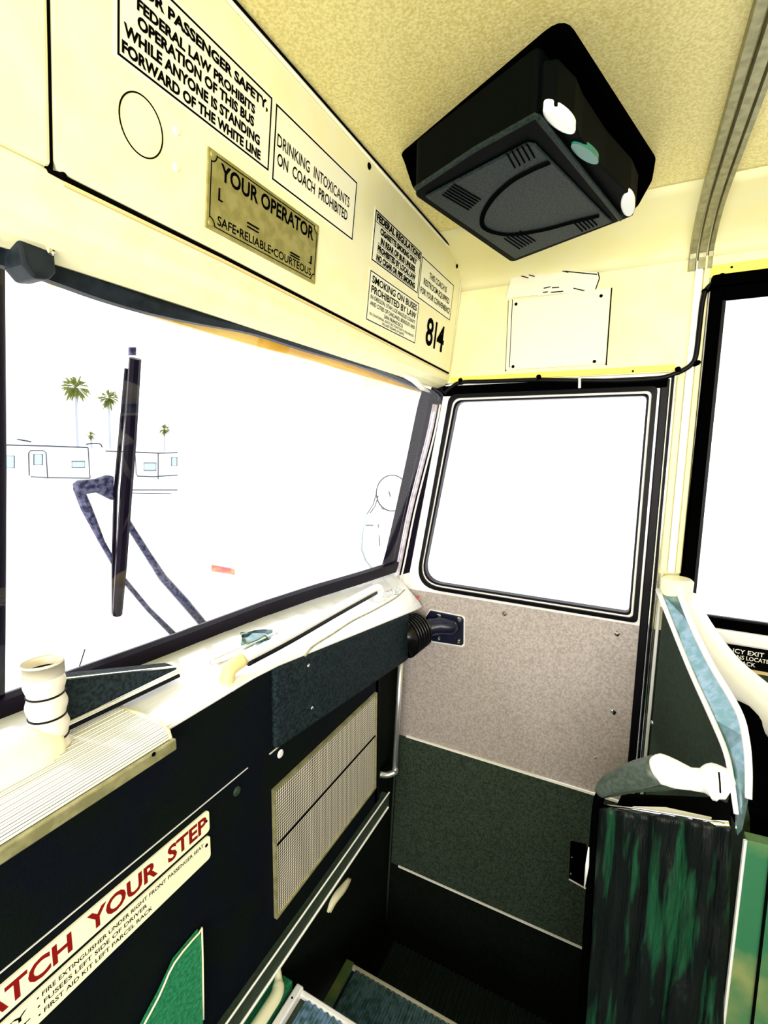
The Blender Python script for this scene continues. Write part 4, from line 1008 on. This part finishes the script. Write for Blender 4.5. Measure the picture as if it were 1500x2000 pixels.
pS = Vector((1.12, bary(1.12) + 0.0, 0.85)); 
n_b = Vector((-0.34, 1, 0)).normalized()
dd = ray(1275, 1412); t_ = (Vector((1.40, bary(1.40), 0)) - EYE).dot(n_b) / dd.dot(n_b); screw(bar, EYE + dd * t_, n_b, 0.006, 0.005)

# flat steel hand strap from the post down to the barrier corner
fb = thing('hand_strap', 'flat polished steel handrail sloping down from the door post', 'handrail', PX(1300, 1150, 1.36))
def band(px_l, px_r, xs_, m, name, th=0.006, off=0.0):
    bm = bmesh.new()
    L_ = [PX(u, v, x) for (u, v), x in zip(px_l, xs_)]; R_ = [PX(u, v, x) for (u, v), x in zip(px_r, xs_)]
    def sec(i, p): return [L_[i], R_[i], R_[i] + Vector((th, 0.001, 0)), L_[i] + Vector((th, 0.001, 0))]
    add_sweep(bm, L_, sec); return obj(name, bm, m, fb)
Lp = [(1285, 1152), (1320, 1240), (1352, 1318), (1390, 1402), (1418, 1470), (1430, 1530), (1438, 1590), (1440, 1632)]
Rp = [(1322, 1146), (1352, 1222), (1390, 1300), (1440, 1385), (1456, 1440), (1462, 1500), (1462, 1560), (1450, 1620)]
Xs = [1.36, 1.22, 1.09, 0.95, 0.88, 0.84, 0.82, 0.81]
band(Lp, Rp, Xs, 'teal', 'steel_band')
def edge(px, xs_, r, m='alu'):
    return obj('bright_edge', tube(smooth_path([PX(u, v, x - 0.004) for (u, v), x in zip(px, xs_)], 4), r, 8), m, fb, smooth=True)
edge(Lp[:7], Xs[:7], [0.006 - 0.0001 * k for k in range(25)])
edge(Rp[:7], Xs[:7], [0.007 - 0.0001 * k for k in range(25)])

# black wrinkled vinyl box with a lever across its top
bx = thing('vinyl_covered_box', 'black wrinkled vinyl cover standing at the head of the step well', 'cover', PX(1290, 2000, 0.86))
rows = []
random.seed(3)
ph = [random.uniform(0, 6.28) for _ in range(8)]
nR, nC = 46, 40
for i in range(nR + 1):
    t = i / nR
    l = Vector((1176 + (1138 - 1176) * t, 1578 + (2080 - 1578) * t, 0)); r = Vector((1425 + (1408 - 1425) * t, 1612 + (2080 - 1612) * t, 0))
    row = []
    for j in range(nC + 1):
        s = j / nC; p = l.lerp(r, s)
        d = 0.006 * math.sin(s * 22 + ph[0] + 2.2 * math.sin(t * 4 + ph[1])) * math.sin(math.pi * s) + 0.004 * math.sin(s * 47 + 5 * t + ph[2]) + 0.003 * math.sin(s * 11 - t * 17 + ph[3])
        bulge = 0.05 * math.sin(math.pi * s) + 0.10 * s
        row.append(PX(p.x, p.y, 0.90 - bulge * 0.55 + d))
    rows.append(row)
rows.append([Vector((p.x, p.y * 1.04, ZF + 0.004)) for p in rows[-1]])
o = obj('vinyl_cover', grid(rows), 'wrinkle', bx, smooth=True); solidify(o, 0.01, 0)
bl, br = PX(1186, 1640, 0.93), PX(1408, 1650, 0.93)
obj('box_body', box(0.925, 1.02, br.y, min(bl.y, -0.035), ZF, bl.z), 'black', bx)
topr = [PX(u, v, x) for u, v, x in ((1180, 1576, 0.905), (1250, 1584, 0.88), (1320, 1596, 0.86), (1385, 1608, 0.845), (1425, 1610, 0.84))]
obj('top_edge', tube(topr, 0.005, 8), 'chrome', bx, smooth=True)
q = [PX(u, v, x) for u, v, x in ((1235, 1578, 0.90), (1300, 1580, 0.905), (1390, 1600, 0.885), (1372, 1612, 0.845), (1300, 1596, 0.868), (1240, 1584, 0.885))]
obj('worn_padding', prism(q, (0, 0, 0.004)), 'sign', bx, bevel=0.001)
q = [PX(u, v, x) for u, v, x in ((1180, 1576, 0.905), (1425, 1608, 0.84), (1428, 1560, 1.0), (1300, 1545, 1.04), (1210, 1553, 1.04))]
obj('side_frame', tube(smooth_path([PX(1174, 1548, 0.91), PX(1166, 1580, 0.91), PX(1158, 1680, 0.91), PX(1146, 1850, 0.91), PX(1134, 2060, 0.91), Vector((0.91, PX(1134, 2060, 0.91).y, ZF + 0.004))], 4), 0.0085, 10), 'black', bx, smooth=True)
obj('bright_edge', tube([PX(1150, 1655, 0.905), PX(1147, 1690, 0.905), PX(1141, 1735, 0.905)], [0.001, 0.0035, 0.001], 8), 'alu', bx, smooth=True)
obj('inner_lining', prism([PX(u, v, 0.96) for u, v in ((1215, 1556), (1428, 1566), (1428, 1640), (1190, 1610))], (0.01, 0, 0)), 'ink', bx)
lv = thing('lever', 'lever arm with white hand grip lying across the vinyl covered box', 'lever', PX(1290, 1530, 0.87))
apth = [PX(1172, 1548, 0.905), PX(1190, 1532, 0.90), PX(1235, 1516, 0.885), PX(1285, 1502, 0.87)]
obj('arm', tube(smooth_path(apth, 5), [0.010, 0.012, 0.013, 0.014, 0.015, 0.016, 0.017, 0.018, 0.019, 0.020, 0.021, 0.022, 0.022, 0.022, 0.022, 0.022], 16), 'armgrey', lv, smooth=True)
gpth = [PX(1274, 1503, 0.872), PX(1292, 1502, 0.868), PX(1320, 1512, 0.862), PX(1350, 1521, 0.856), PX(1372, 1524, 0.852), PX(1392, 1526, 0.848), PX(1412, 1534, 0.844), PX(1428, 1545, 0.84)]
gp2 = smooth_path(gpth, 4)
gr_k = [0.014, 0.024, 0.022, 0.017, 0.0175, 0.027, 0.026, 0.016]
gr_r = []
for i in range(len(gp2)):
    k = i / (len(gp2) - 1) * (len(gr_k) - 1); j = min(int(k), len(gr_k) - 2); gr_r.append(gr_k[j] + (gr_k[j + 1] - gr_k[j]) * (k - j))
obj('hand_grip', tube(gp2, gr_r, 20), 'gloss', lv, smooth=True)
obj('grip_seam', tube([PX(1404, 1508, 0.82), PX(1406, 1528, 0.815), PX(1407, 1548, 0.82)], 0.0012, 6), 'ink', lv)
obj('under_bar', tube(smooth_path([PX(1180, 1552, 0.90), PX(1240, 1541, 0.885), PX(1300, 1537, 0.875), PX(1360, 1528, 0.87), PX(1385, 1545, 0.862), PX(1420, 1560, 0.85)], 4), 0.006, 10), 'dgreen', lv, smooth=True)

# ================================================================== OUTSIDE
bm = box(-80, 120, -60, 140, -1.0, -0.9)
struct(obj('ground', bm, 'ground'))
# wiper on the windshield
wp0 = ws(0.45, 0.5) + Vector((0, 0.075, 0)); wn = Vector((0, -(ZT - ZB), -0.20)).normalized()
def WP(u, v, o=0.0): return PP(u, v, wp0 + Vector((0, o, 0)), wn)
wi = thing('windshield_wiper', 'black upright wiper outside the left part of the windshield', 'wiper', WP(230, 1200))
obj('blade', tube([WP(264, 700), WP(254, 860), WP(245, 980), WP(236, 1110), WP(229, 1200)], [0.0085, 0.0095, 0.0095, 0.0095, 0.0085], 8), 'purple', wi)
obj('blade_edge', tube([WP(248, 720, 0.02), WP(236, 850, 0.02), WP(226, 960, 0.02), WP(222, 1100, 0.02), WP(222, 1198, 0.02)], 0.0035, 6), 'purple', wi)
obj('blade_tip', prism([WP(u, v, 0.004) for u, v in ((254, 678), (266, 678), (266, 694), (254, 694))], (0, 0.004, 0)), 'armblue', wi)
obj('pivot_bracket', prism([WP(u, v, 0.02) for u, v in ((148, 946), (158, 938), (190, 936), (213, 928), (224, 930), (224, 978), (212, 972), (192, 962), (166, 966), (156, 970))], (0, 0.012, 0)), 'armblue', wi, bevel=0.003)
obj('wiper_arm', tube([WP(152, 952, 0.03), WP(168, 990, 0.03), WP(200, 1060, 0.03), WP(240, 1130, 0.03), WP(290, 1190, 0.03), WP(350, 1250, 0.03)], [0.0075, 0.0085, 0.0048, 0.0048, 0.005, 0.007], 8), 'armblue', wi)
obj('wiper_arm', tube([WP(238, 1000, 0.03), WP(258, 1035, 0.03), WP(290, 1085, 0.03), WP(318, 1128, 0.03), WP(360, 1175, 0.03), WP(408, 1232, 0.03)], [0.005, 0.0062, 0.0066, 0.008, 0.0095, 0.0095], 8), 'armblue', wi)
# mirror outside the right corner
mr = thing('side_mirror', 'round headed white mirror outside the right edge of the windshield', 'mirror', PX(750, 1100, 1.75))
def MP(u, v, d=0.0): return PY(u, v, 0.95) + Vector((0, d, 0))
def disc(cu, cv, ru, rv, n=36, d=0.0): return [MP(cu + ru * math.cos(2 * math.pi * k / n), cv + rv * math.sin(2 * math.pi * k / n), d) for k in range(n)]
obj('mirror_head', prism(disc(766, 963, 30, 34), (0, 0.03, 0)), 'gloss', mr)
obj('head_rim', tube(disc(766, 963, 31, 35), 0.0026, 6, True), 'tline', mr)
obj('mirror_body', prism([MP(u, v, 0.01) for u, v in ((734, 992), (722, 1006), (710, 1040), (708, 1070), (714, 1092), (728, 1110), (745, 1116), (775, 1116), (790, 1000))], (0, 0.04, 0)), 'gloss', mr, bevel=0.004)
for ln in (((735, 962), (728, 985), (716, 1004)), ((738, 968), (732, 988), (722, 1002)), ((714, 1026), (728, 1026)), ((738, 1024), (741, 1066)), ((759, 960), (762, 970))):
    bm = add_tube(bmesh.new(), [MP(u, v, -0.002) for u, v in ln], 0.0020, 5); obj('crease', bm, 'tline', mr)
obj('mirror_arm', tube([MP(775, 1040, 0.03), Vector((1.52, 0.80, 1.2)), Vector((1.455, 0.70, 1.2))], 0.012, 8), 'gloss', mr)
bm = bmesh.new(); add_tube(bm, [MP(u, v, 0.0) for u, v in ((716, 1004), (708, 1040), (706, 1072), (714, 1094), (728, 1112))], 0.004, 6)
obj('body_edge', bm, 'tglass', mr)
# thin aerial ahead of the bus
q0, q1 = PY(152, 1312, 1.3), PY(166, 1268, 1.3)
tag(obj('aerial', tube([Vector((q0.x, q0.y, -0.9)), q0, q1], 0.0016, 6), 'ink'), 'thin black aerial sticking up outside beyond the dash ledge', 'aerial')
# trailers in the lot
d0 = ray(175, 870); dh = Vector((d0.x, d0.y, 0)).normalized()
def LOT(u, v, dist): return PP(u, v, EYE + dh * dist, dh)
def trailer(label, dist, px, lines, wins, name='travel_trailer'):
    t = thing(name, label, 'trailer', LOT(px[0][0], px[0][1], dist))
    pts = [LOT(u, v, dist + 0.02) for u, v in px]
    obj('body', prism(pts, dh * 2.2), 'trailer', t, bevel=0.05)
    for nm, ln, r, cl in lines:
        P_ = [LOT(u, v, dist - 0.01) for u, v in ln]
        if cl: P_ = smooth_path(P_ + [P_[0]], 1)[:-1]
        obj(nm, tube(P_, r, 6, cl), 'tline', t)
    for nm, (u0_, v0_, u1_, v1_) in wins:
        w = obj(nm, prism([LOT(a, b, dist - 0.015) for a, b in ((u0_, v0_), (u1_, v0_), (u1_, v1_), (u0_, v1_))], dh * 0.03), 'tglass', t)
        obj('pane_frame', tube([LOT(a, b, dist - 0.02) for a, b in ((u0_, v0_), (u1_, v0_), (u1_, v1_), (u0_, v1_))], 0.012, 6, True), 'tline', w)
    return t
tr1 = trailer('white travel trailer with a rounded door, seen left of the wiper', 17.0, ((-60, 868), (175, 874), (178, 934), (176, 946), (-60, 944)),
        [('roof_line', ((-60, 868), (8, 869), (90, 871), (172, 874)), 0.020, False), ('belt_line', ((60, 931), (93, 933), (176, 934)), 0.014, False), ('end_corner', ((172, 874), (176, 934)), 0.014, False),
         ('door_outline', ((57, 929), (56, 885), (60, 880), (84, 880), (90, 884), (93, 933)), 0.014, False)],
        [('window', (140, 901, 166, 913)), ('window', (5, 890, 28, 914)), ('door_window', (66, 887, 83, 908))])
obj('roof_vent', prism([LOT(u, v, 17.4) for u, v in ((32, 859), (34, 857), (58, 861), (58, 864))], dh * 0.5), 'tline', tr1)
obj('roof_vent', tube(smooth_path([LOT(u, v, 17.3) for u, v in ((168, 868), (180, 866), (195, 867), (200, 874))], 3), 0.02, 6), 'tline', tr1)
tr2 = trailer('white travel trailer with a lettered skirt, seen right of the wiper', 17.5, ((178, 876), (348, 884), (348, 962), (178, 958)),
        [('roof_line', ((206, 881), (262, 883), (310, 885), (347, 884)), 0.018, False), ('belt_line', ((268, 930), (300, 931), (347, 928)), 0.016, False), ('panel_seam', ((309, 886), (309, 936)), 0.014, False), ('front_edge', ((264, 888), (266, 925), (269, 930)), 0.012, False),
         ('skirt_line', ((258, 957), (347, 957)), 0.016, False), ('skirt_line', ((258, 963), (335, 964)), 0.014, False)],
        [('window', (281, 904, 305, 919)), ('window', (335, 893, 346, 910))])
# second trailer ledge under the first: dark ground contact
# palms
def palm(label, cu, cv, r, foot, dist):
    t = thing('palm_tree', label, 'palm tree', LOT(cu, foot, dist), 'palm trees behind the trailers')
    c = LOT(cu, cv, dist); f = LOT(cu, foot, dist); rad = r / FPX * dist
    obj('trunk', tube([Vector((f.x, f.y, -0.9)), f.lerp(c, 0.5), c], [0.10, 0.08, 0.07], 8), 'trunk', t)
    bm = bmesh.new(); rnd = random.Random(int(cu))
    for k in range(70):
        az = rnd.uniform(0, 6.283); el = rnd.uniform(-1.3, 1.4); L_ = rad * rnd.uniform(0.75, 1.1)
        d_ = Vector((math.cos(az) * math.cos(el), math.sin(az) * math.cos(el), math.sin(el)))
        sd = d_.cross(Vector((0, 0, 1))).normalized() * (rad * 0.07)
        a = c + d_ * (L_ * 0.35); b = c + d_ * (L_ * 0.75) - Vector((0, 0, rad * 0.05)); e = c + d_ * L_ - Vector((0, 0, rad * 0.25))
        v = [bm.verts.new(p) for p in (c, a + sd, b + sd, e, b - sd, a - sd)]
        bm.faces.new(v)
    obj('fronds', bm, 'frond', t)
palm('tallest palm tree, leftmost behind the trailers', 149, 757, 24, 853, 40)
palm('palm tree just left of the wiper blade, behind the trailers', 213, 777, 19, 850, 44)
palm('small low palm right of the wiper blade behind the trailers', 321, 838, 11, 880, 48)
palm('small bushy palm between the two taller palms, low over the trailer roof', 178, 850, 8, 866, 46)
# red board and post added for a reddish light on a white bus
mk = [PP(u, v, EYE + dh * 6.0, dh) for u, v in ((414, 1104), (459, 1112), (459, 1123), (414, 1116))]
sg = thing('red_light_board', 'small red board in place of a reddish light outside right of the wiper', 'marker', (mk[0].x, mk[0].y, -0.9))
obj('red_board', prism(mk, dh * 0.05), 'redmark', sg)
m_ = (mk[2] + mk[3]) / 2 + dh * 0.03
obj('board_post', tube([Vector((m_.x, m_.y, -0.9)), m_], 0.02, 8), 'trailer', sg)
